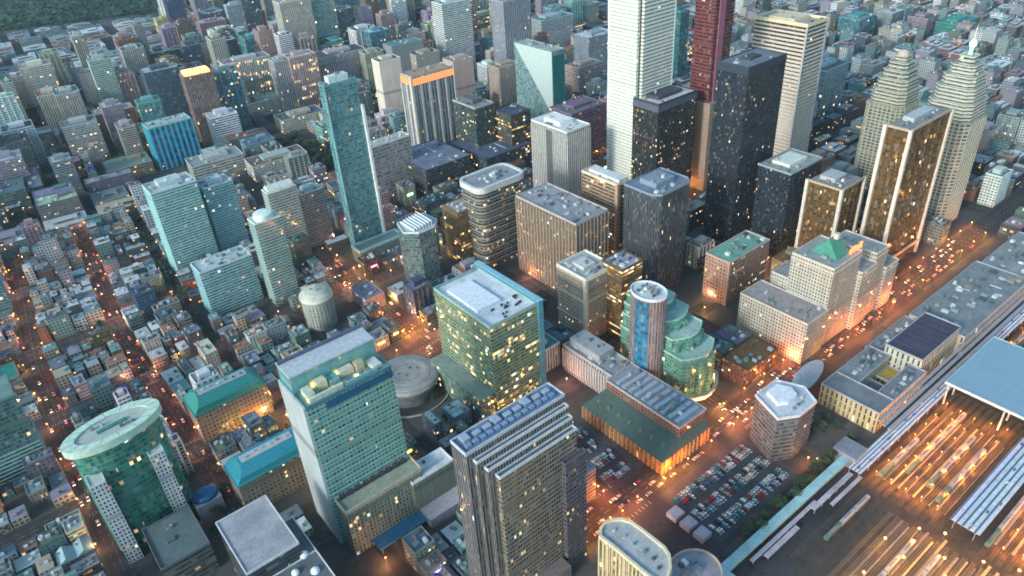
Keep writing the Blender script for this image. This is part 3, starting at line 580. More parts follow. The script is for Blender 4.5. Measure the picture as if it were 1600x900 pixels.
# green stepped glass building
c=at((1092,555),34); r=thing('office_building','green glass building with bowed front stepping up in terraces','office building',(c.x,c.y,0)); HERO.append(('green stepped glass building',(1098,545)))
Rg=at((1152,560),34).x-c.x; Lg=c.x-at((1042,560),34).x
def bow(x0,x1,y0,y1,bulge,n=5): return [(x0+(x1-x0)*k/n, y0-bulge*math.sin(math.pi*k/n)) for k in range(n+1)]+[(x1,y1),(x0,y1)]
for i,(y0,z,k) in enumerate(((0,40,1),(12,52,.92),(25,61,.82),(38,68,.7))):
    x0,x1=-Lg*k,Rg*k; p=bow(x0,x1,y0,64,8*k)
    b=MB(); b.walls(p,0,z,2.4,3.4); link('wall',b.mesh('wall',[M_FAC]),r,(.22,.4,.32),None,glass=[.09,.27,.2],lit=.05 if i else .1,wf=.88,hf=.8)
    b=MB(); b.cap(p,z-.1); link('terrace_roof',b.mesh('terrace_roof',[M_ROOF]),r,(.4,.55,.5)); b=MB(); b.ring(offset(p,.4),offset(p,-.5),z-.8,z+1); link('terrace_parapet',b.mesh('terrace_parapet',[M_PL]),r,(.36,.56,.47))
    for m_ in range(5): b=MB()
    for m_ in range(4):
        q=x0+(x1-x0)*(m_+.5)/4; b=MB(); yy=y0-9*k*math.sin(math.pi*(m_+.5)/4); bp=ell(0,0,3.6,2.6,16); b.walls(bp,0,z-5,1.6,3.4); b.cap(bp,z-5); o=link('glass_bay',b.mesh('glass_bay',[M_FAC]),r,(.2,.4,.32),(q,yy+.9,0),glass=[.08,.26,.19],lit=.05,wf=.86,hf=.8)
p=bow(-Lg-2,Rg+2,-3,20,11); b=MB(); b.ring(offset(p,2.5),offset(p,-.2),6,7.5); link('street_canopy',b.mesh('street_canopy',[M_PL]),r,(.66,.52,.36))
b=MB(); b.ring(offset(p,.1),offset(p,-.4),.5,5.8); link('lit_shopfront',b.mesh('lit_shopfront',[mat_emit('shop_glow',(1,.7,.35),.9)]),r)
take(c.x-Lg-4,c.y-16,c.x+Rg+4,c.y+66)
# long hall with arcade and green roof
P=at((1035,722),13); Q=at((905,637),13); r=thing('market_hall','long hall with amber arcade wall, green copper slope and grey flat top','hall',(P.x,P.y,0)); HERO.append(('green-sloped hall',(980,670)))
L=Q.y-P.y; Wd=at((1108,668),13).x-P.x; take(P.x-2,P.y-2,P.x+Wd,P.y+L)
wall(r,rect(0,0,Wd,L),0,13,(.3,.19,.1),(.2,.12,.05),'slot',.2,4.2,6.5)
fins(r,rect(0,0,Wd,L),0,12.6,4.2,1.1,.7,(.38,.26,.14),None,'arcade_pier')
a=Wd*.42; b=MB(); b.quad([(-.8,L+.5,13),(-.8,-.5,13),(a,4,20),(a,L-4,20)]); b.quad([(-.8,-.5,13),(Wd,-.5,13),(Wd,4,20),(a,4,20)]); b.quad([(Wd,L+.5,13),(-.8,L+.5,13),(a,L-4,20),(Wd,L-4,20)])
link('copper_roof',b.mesh('copper_roof',[M_PL]),r,(.085,.13,.11))
wall(r,rect(a,4,Wd,L-4),13,28,(.22,.12,.1),(.12,.09,.08),'punch',.1,3,3.7,'upper_wall'); roof(r,rect(a,4,Wd,L-4),28,(.33,.34,.38),1,(.44,.42,.43),'upper_roof')
b=MB()
for k in range(10): b.box(a+3,8+k*(L-16)/10,28,Wd-3,8+(k+.5)*(L-16)/10,29.6)
link('roof_skylight',b.mesh('roof_skylight',[M_MET]),r,(.5,.53,.6)); units(r,a+2,6,Wd-2,L-6,29.6,8,1.5,4)
for k in range(7):
    b=MB(); b.box(-1,-1.2,0,1.6,1.2,2.4); link('dormer',b.mesh('dormer',[M_PL]),r,(.12,.22,.2),(a*.45,8+k*(L-16)/6,15.6))
# white hex-roof tower
c=at((1226,622),42); r=thing('office_tower','grey faceted tower with six-sided white roof beside red-lit street','office tower',(c.x,c.y,0)); HERO.append(('white six-sided roof',(1226,650)))
q1=at((1174,640),42); q2=at((1276,618),42); a=(q2.x-q1.x)/2*.92
p=[(-a,-a*.42),(-a*.35,-a*.8),(a*.62,-a*.8),(a,-a*.1),(a*.6,a*.75),(-a*.55,a*.75)]
wall(r,p,0,41,(.15,.145,.16),(.09,.1,.11),'ribbon',.01,2.4,3.8); b=MB(); b.cap(p,41.4); link('roof',b.mesh('roof',[M_ROOF]),r,(.62,.62,.66)); b=MB(); b.ring(offset(p,.5),offset(p,-.5),40,42.4); link('parapet',b.mesh('parapet',[M_PL]),r,(.66,.65,.69))
p2=[(x*.5,y*.5+3) for x,y in p]; prism(r,'penthouse',p2,41.45,45,(.76,.75,.79)); units(r,-a*.3,-a*.6,a*.5,-a*.3,41.4,4,1,2.5); take(c.x-a,c.y-a,c.x+a,c.y+a)
c=at((1262,586),12); r=thing('canopy','low white curved canopy roof next to six-sided tower','canopy',(c.x,c.y,0)); p=ro(ell(0,0,24,8,28),.15); prism(r,'canopy_roof',p,10,12,(.46,.45,.48)); take(c.x-22,c.y-9,c.x+22,c.y+9)
for k in range(6):
    b=MB(); b.rev([(.4,0),(.4,10)],8); link('canopy_post',b.mesh('canopy_post',[M_PL]),r,(.5,.5,.5),(-17+k*7,-2+k*.9,0))
# round-ended hotel at the bottom edge
hh=66; F_=at((938,828),hh); q=at((1032,858),hh); r=thing('hotel','cream round-cornered hotel with ribbed amber-lit facade and flat grey roof','hotel',(F_.x,F_.y,0)); HERO.append(('round-cornered hotel',(990,860)))
w=q.x-F_.x; pts=[]; dS=-46
for p_ in ((937,839),(938,827),(945,818),(957,813),(971,812),(987,817),(1004,829),(1024,845),(1038,856),(1046,868),(1048,888),(1040,912),(1028,911),(1008,897),(984,877),(958,855)):
    v_=at(p_,hh); pts.append((v_.x-F_.x,v_.y-F_.y))
if sum(pts[k-1][0]*pts[k][1]-pts[k][0]*pts[k-1][1] for k in range(len(pts)))<0: pts.reverse()
b=MB(); b.walls(pts,0,hh,2.4,3.4); link('wall',b.mesh('wall',[M_FAC]),r,(.56,.42,.26),None,glass=[.22,.15,.07],lit=.25,wf=.5,hf=1.01)
b=MB(); b.cap(pts,hh); link('roof',b.mesh('roof',[M_ROOF]),r,(.47,.47,.48)); b=MB(); b.ring(offset(pts,.5),offset(pts,-1),hh-1,hh+1.4); link('parapet',b.mesh('parapet',[M_PL]),r,(.72,.58,.42)); fins(r,pts,0,hh-1.2,3,.9,.8,(.66,.52,.34)); [setattr(link('roof_unit',rnd.choice(UNIT),r,rnd.choice(UC),(at(c_,hh).x-F_.x,at(c_,hh).y-F_.y,hh)),'scale',(2.2,1.6,1.2)) for c_ in ((975,840),(992,850),(1008,862),(1022,873),(1030,888),(960,830))]; take(F_.x-3,F_.y+dS,F_.x+w+16,F_.y+4)
c=at((1072,882),40); r=thing('annex','rounded grey annex with brown rim beside round-cornered hotel','annex',(c.x,c.y,0)); p=ell(0,-6,16,14,28); wall(r,p,0,39,(.36,.27,.2),(.12,.1,.1),'slot',.2); roof(r,p,39,(.36,.33,.38),1.4,(.6,.42,.32)); units(r,-8,-10,8,4,39,5); take(c.x-16,c.y-20,c.x+16,c.y+8)
# dark hex tower, beige neighbour, gold-striped, round-corner, glass hexagon
c=at((1030,282),108); r=thing('office_tower','dark slate tower with chamfered corners and blue-grey roof','office tower',(c.x,c.y,0)); HERO.append(('dark slate tower',(1030,350))); a=25.
p=[(-a+6,-a*.8),(a-6,-a*.8),(a,-a*.8+7),(a,a*.8),(-a,a*.8),(-a,-a*.8+7)]; wall(r,p,0,106,(.085,.088,.105),(.05,.055,.07),'strip',.015,2.4,3.6); roof(r,p,106,(.2,.24,.31),1.4,(.24,.28,.35)); penthouse(r,-a*.5,-a*.3,a*.5,a*.5,106,5,(.24,.28,.36),4); units(r,-a+3,-a*.7,a-6,-a*.35,106,5); take(c.x-a,c.y-a,c.x+a,c.y+a)
t=tower('office_tower','tan tower with warm lit top floors and white roof slab','office tower',(965,291),(986,281),(909,266),h=92,wallc=(.4,.28,.2),glass=(.13,.09,.06),style='ribbon',lit=.16,fl=3.9,roofc=(.62,.6,.58),pcol=(.72,.56,.44),nu=6,par=2,short='tan lit-top tower'); prism(t['root'],'corner_pier',rect(-1,-1,2.6,2.6),0,t['h']+1,(.5,.3,.22)); prism(t['root'],'roof_slab',offset(rect(5,3,t['w']-3,t['d']-5),0),t['h']+.1,t['h']+3.6,(.66,.64,.62))
t=tower('office_tower','wide brown tower of amber-lit vertical strips with crowded white roof plant','office tower',(900,352),(950,322),(806,325),h=84,wallc=(.24,.17,.13),glass=(.16,.11,.06),style='grid',lit=.3,bay=2.2,fl=3.4,roofc=(.36,.34,.37),pcol=(.42,.38,.38),nu=18,par=1.6,short='amber strip tower'); fins(t['root'],t['poly'],0,t['h']-1.5,4.4,1.1,.8,(.34,.27,.23)); 
hh=92; c=at((768,274),hh); r=thing('office_tower','round-cornered tower with pale rim roof and dark banded floors','office tower',(c.x,c.y,0)); HERO.append(('pale-rimmed banded tower',(768,330))); a=30.; p=[]
for sx,sy,a0 in ((1,-1,270),(1,1,0),(-1,1,90),(-1,-1,180)):
    for k in range(5): an=rad(a0+90*k/4); p.append((sx*(a-9)+9*math.cos(an),sy*(a*.62-9)+9*math.sin(an)))
wall(r,p,0,hh-6,(.2,.19,.17),(.05,.055,.055),'ribbon',.22,2.4,3.6); b=MB(); b.ring(offset(p,1.2),offset(p,-2),hh-6,hh); link('rim',b.mesh('rim',[M_PL]),r,(.6,.57,.57)); b=MB(); b.cap(offset(p,-1),hh-1.5); link('roof',b.mesh('roof',[M_ROOF]),r,(.32,.32,.36)); units(r,-a*.7,-a*.35,a*.7,a*.35,hh-1.5,8,2,6); ledges(r,p,0,hh-6,7.2,1.2,.3,(.3,.28,.25)); take(c.x-a,c.y-a*.65,c.x+a,c.y+a*.65)
c=at((651,345),70); r=thing('office_tower','grey-teal glass tower with slanted six-sided white lattice roof','office tower',(c.x,c.y,0)); HERO.append(('lattice-roofed glass tower',(650,390))); a=19.5
p=[(-a,-a*.3),(-a*.45,-a*.85),(a*.5,-a*.85),(a,-a*.3),(a*.9,a*.8),(-a*.7,a*.8)]; wall(r,p,0,66,(.2,.26,.27),(.09,.14,.15),'glass',.03,2.2,3.5); roof(r,p,66,(.5,.54,.56),1.2,(.6,.64,.66))
b=MB()
for k in range(7): x=-a*.55+k*a*.17; b.box(x,-a*.6,66,x+.9,a*.7,68.5+.5*k)
link('roof_lattice',b.mesh('roof_lattice',[M_PL]),r,(.7,.73,.75)); take(c.x-a,c.y-a,c.x+a,c.y+a)
tower('office_block','low gold-lit brown block wedged between lattice-roofed and banded towers','office block',(715,335),(745,325),(690,318),h=62,wallc=(.2,.13,.07),glass=(.26,.15,.05),style='apt',lit=.45,bay=2.6,fl=3.6,roofc=(.4,.36,.34),nu=6)
# teal apartment family
def apt(label,F,R,L,h,short,col=(.36,.55,.54),gl=(.15,.28,.3),rc=(.5,.56,.56),pc=(.56,.62,.62),nu=6,pent=(.5,.5,5,(.5,.55,.56)),lit=.04):
    t=tower('apartment_tower',label,'apartment tower',F,R,L,h=h,wallc=col,glass=gl,style='apt',lit=lit,bay=2.6,fl=3.1,roofc=rc,pcol=pc,nu=nu,pent=pent,short=short)
    ledges(t['root'],t['poly'],0,t['h'],3.1,.35,.8,tuple(x*1.15 for x in col),None,'balcony_slab'); return t
apt('broad pale teal balcony tower, leftmost and tallest of teal group',(236,304),(306,270),(222,287),98,'broad teal balcony tower')
apt('teal balcony tower with bluish cap behind broad teal one',(317,296),(362,277),(305,283),84,'bluish-capped teal tower',(.3,.5,.54),(.13,.25,.3))
apt('wide low teal block with white rim in front of teal towers',(312,428),(392,393),(298,408),52,'wide teal block',(.3,.47,.49),(.12,.24,.26),pent=None,nu=9)
t=apt('pale green tower with round white drum cap',(398,352),(437,336),(387,330),92,'white-drum tower',(.33,.43,.4),(.14,.2,.19),(.7,.74,.72),(.75,.78,.77),3,None)
b=MB(); b.rev([(9,0),(9,5),(8.4,6),(5,6.6),(.02,6.8)],24); link('drum_cap',b.mesh('drum_cap',[M_PL]),t['root'],(.72,.76,.74),(t['w']/2,t['d']/2,t['h']))
t=apt('grey-white tower with arched crown behind white-drum tower',(418,304),(462,288),(409,292),84,'arch-crowned tower',(.42,.46,.45),(.14,.2,.19),(.55,.57,.56),(.6,.62,.6),4,None)
b=MB(); n=8; w,d=t['w'],t['d']
for k in range(n):
    a0,a1=math.pi*k/n,math.pi*(k+1)/n; y=lambda a:d/2-d/2*math.cos(a); z=lambda a:6*math.sin(a)
    b.quad([(2,y(a0),z(a0)),(w-2,y(a0),z(a0)),(w-2,y(a1),z(a1)),(2,y(a1),z(a1))])
b.quad([(2,d/2-d/2*math.cos(math.pi*k/n),6*math.sin(math.pi*k/n)) for k in range(n+1)]); b.quad([(w-2,d/2-d/2*math.cos(math.pi*k/n),6*math.sin(math.pi*k/n)) for k in range(n+1)][::-1])
link('arched_crown',b.mesh('arched_crown',[M_PL]),t['root'],(.6,.62,.61),(0,0,t['h']+.05))
apt('mottled grey apartment tower right of arch-crowned one',(468,306),(505,290),(458,290),66,'mottled grey tower',(.36,.36,.37),(.1,.11,.12),(.55,.57,.58),(.6,.62,.63))
# striped blue building
t=tower('office_block','square block painted in bright blue and turquoise vertical stripes','office block',(232,202),(298,168),(222,186),h=62,wallc=(.06,.3,.42),glass=(.04,.14,.34),style='strip',lit=.0,bay=7,fl=4,roofc=(.46,.52,.5),pcol=(.3,.5,.52),nu=8,short='blue-striped block')
fins(t['root'],t['poly'],0,t['h']-1,7,2.2,.8,(.08,.42,.5))
# left-edge glass towers
t=tower('office_tower','teal glass tower cut by left edge of picture with ribbed foot','office tower',(22,618),None,None,h=70,w=60,d=34,anchor='R',wallc=(.12,.24,.24),glass=(.06,.14,.15),style='glass',lit=.02,bay=2.4,fl=3.4,roofc=(.2,.3,.28),nu=6,short='left-edge glass tower')
ledges(t['root'],t['poly'],0,26,3.2,.7,.6,(.36,.5,.5),None,'foot_rib')
t=tower('office_block','low green-roofed hall at left edge with white gable','hall',(30,588),None,None,h=22,w=50,d=26,anchor='R',wallc=(.2,.24,.23),glass=(.1,.12,.12),style='ribbon',roofc=(.04,.24,.19),nu=2)
# cream curved block
c=at((492,455),36); r=thing('theatre','cream curved theatre with lit yellow dome-like roof','theatre',(c.x,c.y,0)); HERO.append(('cream curved theatre',(492,470))); a=at((525,455),36).x-c.x
p=ell(0,0,a,a*1.05,32); wall(r,p,0,33,(.42,.43,.38),(.2,.2,.17),'slot',.05); b=MB(); b.rev([(a+.5,33),(a*.98,35),(a*.7,38),(a*.3,39.5),(.02,40)],32,1,1.05); link('shallow_dome',b.mesh('shallow_dome',[M_ROOF]),r,(.6,.58,.48)); b=MB(); b.ring(offset(p,.9),offset(p,-.2),31,33.2); link('cornice',b.mesh('cornice',[M_PL]),r,(.7,.72,.68)); units(r,-a*.5,-a*.5,a*.4,a*.5,38.6,4,1.2,3); take(c.x-a,c.y-a,c.x+a,c.y+a)
t=tower('shop_building','long low terrace with purple awning roof and teal corner on amber street','shop building',(572,470),(600,452),(548,432),h=14,wallc=(.3,.26,.3),glass=(.2,.15,.1),style='slot',lit=.3,roofc=(.3,.26,.34),nu=6)
# grey slab left-bottom roofs
tower('office_block','flat dark slate-roofed low block left of tilted grey panel','office block',(252,892),(328,848),(222,858),h=24,wallc=(.12,.14,.15),glass=(.05,.06,.07),style='ribbon',lit=.05,roofc=(.13,.17,.18),nu=2,short='slate-roofed low block')
tower('office_block','grey ribbed low block at foot of oval-roofed tower','office block',(232,800),(270,780),(200,768),h=20,wallc=(.3,.3,.36),glass=(.12,.12,.15),style='punch',lit=.03,roofc=(.27,.27,.31),nu=5)

# ================================================================== STATION AND RAILWAY
def part_box(root,name,x0,y0,z0,x1,y1,z1,col,mat=None):
    P=root.location; b=MB(); b.box(x0-P.x,y0-P.y,z0,x1-P.x,y1-P.y,z1); return link(name,b.mesh(name,[mat or M_PL]),root,col)
r=thing('railway_station','long grey-roofed stone railway station facing the orange-lit avenue','railway station',(441,157,0)); HERO.append(('railway station',(1400,560))); take(441,140,790,204)
def sw(x0,y0,x1,y1,z,rc,wc=(.46,.4,.28),lit=.04): 
    p=rect(x0-441,y0-157,x1-441,y1-157); wall(r,p,0,z,wc,(.1,.09,.08),'slot',lit,4,7,'block_wall'); roof(r,p,z,rc,1.2,(.36,.36,.4),'block_roof')
sw(441,157,462,203,19,(.22,.23,.25),(.55,.45,.24),.3); sw(462.2,185,510,203,19,(.24,.26,.28)); sw(462.2,157,510,170,19,(.25,.24,.27)); sw(462.2,170.2,482,184.8,11,(.2,.2,.22)); sw(492,170.2,510,184.8,9,(.5,.36,.1),(.5,.36,.12),.6)  # yellow west wall and court block: lamplight put into their colour
sw(510.2,162,574,191,27,(.075,.075,.115),(.56,.52,.42),.05); sw(510.2,191.2,574,206,16,(.3,.29,.33)); sw(574.2,157,700,203,19,(.26,.29,.31)); sw(700.2,160,788,200,17,(.3,.32,.33))
units(r,24,30,66,44,19.1,9,2,5); units(r,24,1,66,11,19.1,8,2,4); units(r,136,2,256,44,19.1,26,2,7); units(r,262,4,344,42,17.1,14,2,7); units(r,74,36,128,47,16.1,7,2,4)
for k in range(8): part_box(r,'roof_rail',512+k*8,162.5,27.1,512.6+k*8,190.5,27.25,(.1,.1,.14))
for y,z in ((151,12),(146.5,11),(154.6,14)): part_box(r,'track_side_roof',441,y,z-1.2,790,y+(2.6 if y!=154.6 else 2.2),z,(.33,.34,.4))
for k in range(18): part_box(r,'column',445+k*7,203.2,0,446.6+k*7,204.6,15,(.6,.55,.45))
# canopies over platforms
def canopy(name,label,x0,y0,x1,y1,z,col,n,short=None,group=None):
    r=thing(name,label,'platform canopy',(x0,y0,0),0,group)
    if short: HERO.append((short,px(((x0+x1)/2 if x1<600 else x0+60,(y0+y1)/2,z))))
    wd=(y1-y0)/n
    for k in range(n):
        ya=y0+k*wd; b=MB(); b.box(0,ya-y0+.25,z-.5,x1-x0,ya-y0+wd*.7,z); link('roof_strip',b.mesh('roof_strip',[M_PL]),r,tuple(c*rnd.uniform(.85,1.05) for c in col))
        b=MB(); b.box(0,ya-y0+wd*.7,z-1.2,x1-x0,ya-y0+wd-.1+.3,z-.7); link('glazed_strip',b.mesh('glazed_strip',[M_GLASS]),r,(.16,.2,.27))
    b=MB()
    for k in range(int((x1-x0)/14)+1):
        for s in (.15,.85): b.box(k*14+.2,(y1-y0)*s-.2,0,k*14+.6,(y1-y0)*s+.2,z-1.2)
    link('post_row',b.mesh('post_row',[M_PL]),r,(.3,.3,.3))
    for k in range(int((x1-x0)/13)):
        o=link('roof_unit',rnd.choice(UNIT),r,rnd.choice([(.1,.25,.45),(.2,.2,.25),(.6,.6,.62),(.12,.14,.2)]),(6+k*13+rnd.uniform(-3,3),rnd.uniform(2,y1-y0-2),z)); o.scale=(rnd.uniform(1.5,3),1.6,1)
    return r
canopy('platform_canopy','long white ribbed platform canopy running between station and orange tracks',390,140,720,149.6,8,(.74,.74,.8),4,'north white canopy')
canopy('platform_canopy','white and blue striped platform canopy out among the orange tracks',397,66,505,84,7.5,(.66,.7,.8),5,'south white canopy')
r=thing('train_shed','pale blue flat glass atrium roof over the middle of the tracks','train shed',(506,60,0)); HERO.append(('blue atrium roof',(1560,590)))
b=MB(); b.box(0,0,20.8,81,81,22); link('atrium_roof',b.mesh('atrium_roof',[mat_plain('frosted_glass',.5,0,.06,.05,.4)]),r,(.26,.38,.47))
b=MB()
for k in range(1,9): b.box(k*9-.12,.2,22.004,k*9+.12,80.8,22.12)
for k in range(1,9): b.box(.2,k*9-.12,22.004,80.8,k*9+.12,22.1)
link('roof_seam',b.mesh('roof_seam',[M_PL]),r,(.22,.38,.5))
b=MB(); b.ring(rect(-.6,-.6,81.6,81.6),rect(.1,.1,80.9,80.9),20.2,22.5); link('roof_edge',b.mesh('roof_edge',[M_PL]),r,(.42,.55,.62))
for k in range(6):
    for y in (2,40,79): b=MB(); b.rev([(.7,0),(.7,20.7)],8); link('column',b.mesh('column',[M_PL]),r,(.4,.42,.45),(2+k*15.4,y,0))
# footbridge
r=thing('footbridge','long pale turquoise covered footbridge beside the tracks','footbridge',(262,152,0)); HERO.append(('turquoise footbridge',(1230,800)))
b=MB(); b.box(0,0,4.6,134,5.2,7.6); link('deck',b.mesh('deck',[M_FAC]),r,(.3,.36,.38),None,glass=[.2,.25,.27],lit=.1,wf=.8,hf=.6)
b=MB(); b.box(-.4,-.4,7.62,134.4,5.6,8.4); link('roof',b.mesh('roof',[M_ROOF]),r,(.42,.62,.63))
b=MB(); b.box(-12,-6,0,-.5,12,9); link('stair_head',b.mesh('stair_head',[M_PL]),r,(.44,.56,.58)); b=MB(); b.box(134.5,-4,0,150,13,11); link('stair_tower',b.mesh('stair_tower',[M_ROOF]),r,(.3,.28,.33))
for k in range(9): b=MB(); b.box(7+k*15,1.5,0,8.2+k*15,3.7,4.55); link('pier',b.mesh('pier',[M_PL]),r,(.36,.36,.36))
r=thing('covered_walk','narrow lilac-grey covered walk parallel to turquoise footbridge','covered walk',(280,144,0)); 
for k,(x0,x1,y,z) in enumerate(((0,70,3,5),(62,108,0,6),(76,112,-5,4),(10,44,-1,4))): b=MB(); b.box(x0,y,z-.8,x1,y+2.4+.8*(k%2),z); link('walk_roof',b.mesh('walk_roof',[M_ROOF]),r,(.5,.46,.52)); b=MB(); [b.box(x0+2+j*9,y+.8,0,x0+2.5+j*9,y+1.3,z-.85) for j in range(int((x1-x0)/9))]; link('post_row',b.mesh('post_row',[M_PL]),r,(.3,.3,.3))
HERO.append(('lilac covered walk',(1260,790)))
# tracks, platforms, yard lamps
M_RAIL=mat_plain('rail_steel',.6,.1,.25,.5,.4)
def track_mesh(L):
    b=MB()
    for y in (-.85,.63): b.box(0,y,.24,L,y+.22,.46)
    k=0
    while k<L: b.box(k,-1.5,.1,k+.5,1.5,.24); k+=1.6
    return b.mesh('railway_track',[M_RAIL])
ys_=[137.5-5.1*k for k in range(23)]; TR=[]
tm=[track_mesh(136),track_mesh(88),track_mesh(240)]
for i,y in enumerate(ys_):
    for j,(x0,me) in enumerate(((390,tm[0]),(292,tm[1]),(560,tm[2]))):
        if j==1 and y>112: continue
        if 65<y<85.5 and j==0: continue
        o=link('railway_track',me,None,(.17,.12,.085) if j!=1 else (.24,.18,.13),(x0,y+( -.35*(j==1)*(i-8)*.2),0.2))
        side=('between the white canopies','west of the canopies','east of the blue atrium roof')[j]
        tag(o,f'rusty orange-lit railway track {side}','railway track','railway tracks in the yard')
for i in range(0,23):
    y=ys_[i]-2.55
    if rnd.random()<.12: continue
    for j,(x0,x1) in enumerate(((404,504),(600,780),(312,386))):
        if (j==2 and y>108) or (j==0 and 62<y<88): continue
        b=MB(); hwid=rnd.choice((.45,.6,.8)); x1+=rnd.uniform(-14,0); b.box(0,-hwid,0,x1-x0,hwid,.9); b.box(0,-hwid,.904,x1-x0,-hwid+.2,.93); o=link('platform',b.mesh('platform',[M_PL]),None,rnd.choice(((.55,.4,.22),(.42,.3,.2),(.22,.18,.16),(.3,.25,.22))),(x0,y,.1))
        tag(o,'narrow concrete platform strip between tracks, '+('below the north white canopy','east of the blue atrium roof','west of the canopies')[j],'platform','platforms in the yard')
TRC=[(.5,.5,.52),(.12,.2,.14),(.42,.4,.42),(.14,.22,.17)]
def train(x,y,n,lab):
    r=thing('train',lab,'train',(x,y,.35))
    for k in range(n):
        b=MB(); L=16; b.v=[];a=[(-1.4,.7),(-1.4,3.2),(-1.,3.9),(1.,3.9),(1.4,3.2),(1.4,.7)]
        x0=k*17.2
        for (y0,z0),(y1,z1) in zip(a,a[1:]): b.quad([(x0,y0,z0),(x0+L,y0,z0),(x0+L,y1,z1),(x0,y1,z1)])
        b.quad([(x0,*q) for q in a][::-1]); b.quad([(x0+L,*q) for q in a]); b.box(x0+1,-1,0,x0+4,1,.7); b.box(x0+12,-1,0,x0+15,1,.7)
        c=link('carriage',b.mesh('carriage',[M_MET]),r,(.48,.48,.5) if k else (.15,.26,.2))
        b=MB(); b.box(x0+1,-1.45,2,x0+L-1,-1.39,2.8); b.box(x0+1,1.39,2,x0+L-1,1.45,2.8); link('window_band',b.mesh('window_band',[M_GLASS]),c,(.03,.04,.05))
        b=MB(); b.box(x0+4,-.5,3.9,x0+12,.5,4.3); link('roof_unit',b.mesh('roof_unit',[M_PL]),c,(.25,.25,.26))
train(420,ys_[3],5,'silver passenger train standing nearest the north white canopy'); train(410,ys_[8],4,'silver passenger train midway between the two white canopies'); train(398,ys_[15],5,'silver passenger train south of the striped canopy'); train(300,ys_[9],4,'silver passenger train on brown tracks west of the canopies'); train(318,ys_[12],3,'short silver train on the outermost brown tracks'); train(404,ys_[1],3,'short silver train under the edge of the north white canopy'); train(418,ys_[6],4,'silver passenger train third from the north white canopy'); train(606,ys_[1],6,'silver passenger train beside the north edge east of blue atrium'); train(612,ys_[5],6,'silver passenger train standing east of blue atrium roof')

# ================================================================== GROUND, STREETS
def warp(x,y): return x+.085*max(0,y-700)
XS=[-640,-520,-420,-330,-240,-130,-22,52,115,188,262,385,462,560,660,760,850,950,1050,1160,1270,1390,1510,1640,1780,1930,2100,2300]
YS=[237,345,490,610,725,860,980,1090,1200,1320,1450,1580,1720,1870,2030,2200,2400,2620,2860,3120,3400]
MAINX={-22:7.5,52:6.5,262:12,660:10,385:8,850:9}; MAINY={237:12,490:10,860:9,725:8,1320:9,345:8,610:7}
hx=lambda x: MAINX.get(x,4.6); hy=lambda y: MAINY.get(y,5.5)
b=MB(); b.quad([(-15000,-15000,-.3),(15000,-15000,-.3),(15000,15000,-.3),(-15000,15000,-.3)]); struct('ground',b.mesh('ground',[M_LAND]))
b=MB(); b.quad([(-900,-300,0),(2600,-300,0),(2600,3500,0),(-900,3500,0)]); struct('road',b.mesh('road',[M_ASPH]))
JOFF=[0 if y<980 else rnd.uniform(-50,50) for y in YS]
b=MB()
def pad(x0,y0,x1,y1,z=.15):
    a=[(warp(x0,y0),y0),(warp(x1,y0),y0),(warp(x1,y1),y1),(warp(x0,y1),y1)]; b.prism(a,-.05,z)
for i in range(len(XS)-1):
    for j in range(len(YS)-1):
        x0,x1=XS[i]+hx(XS[i]),XS[i+1]-hx(XS[i+1]); y0,y1=YS[j]+hy(YS[j]),YS[j+1]-hy(YS[j+1])
        if (XS[i],YS[j])==(262,237): x0=289
        pad(x0+JOFF[j],y0,x1+JOFF[j],y1)
for (x0,y0,x1,y1) in ((-640,-60,100,225),(115,60,250,225),(660,150,1100,224),(1100,-200,2200,224),(390,142,659,223),(274,160,380,166)): pad(x0,y0,x1,y1)
struct('pavement',b.mesh('pavement',[M_PAVE]))
b=MB(); b.quad([(288,-60,.1),(384,-60,.1),(384,137,.1),(304,137,.1),(288,113,.1)]); b.quad([(384,-60,.1),(900,20,.1),(900,139.9,.1),(384,139.9,.1)]); struct('track_bed',b.mesh('track_bed',[M_BALL]))
b=MB()
for X in XS:
    if X in MAINX:
        y=240
        while y<1500:
            for dx in (-.15,): 
                b.quad([(warp(X,y)+dx,y,.02),(warp(X,y)+dx+.3,y,.02),(warp(X,y)+dx+.3,y+5,.02),(warp(X,y)+dx,y+5,.02)])
            for dx in (-4.2,3.9): b.quad([(warp(X,y)+dx,y,.02),(warp(X,y)+dx+.25,y,.02),(warp(X,y)+dx+.25,y+3,.02),(warp(X,y)+dx,y+3,.02)])
            y+=9
for Y in YS:
    if Y in MAINY:
        x=-100
        while x<1200:
            X=x+(warp(0,Y)); b.quad([(X,Y-.15,.024),(X+5,Y-.15,.024),(X+5,Y+.15,.024),(X,Y+.15,.024)])
            for dy in (-4,3.8): b.quad([(X,Y+dy,.024),(X+3,Y+dy,.024),(X+3,Y+dy+.25,.024),(X,Y+dy+.25,.024)])
            x+=9
for X in (52,262,385,660,-22):
    for Y in (237,345,490,610,725,860):
        if X==262 and Y==345: pass
        for k in range(7):
            cx=warp(X,Y); u=hx(X); v=hy(Y)
            for s in (-1,1):
                yy=Y+s*(v+2); b.quad([(cx-u+1+k*u*.28,yy-1.4,.028),(cx-u+1.6+k*u*.28,yy-1.4,.028),(cx-u+1.6+k*u*.28,yy+1.4,.028),(cx-u+1+k*u*.28,yy+1.4,.028)])
struct('road_marking',b.mesh('road_marking',[mat_plain('road_paint',.7,0,.25,.8)]))

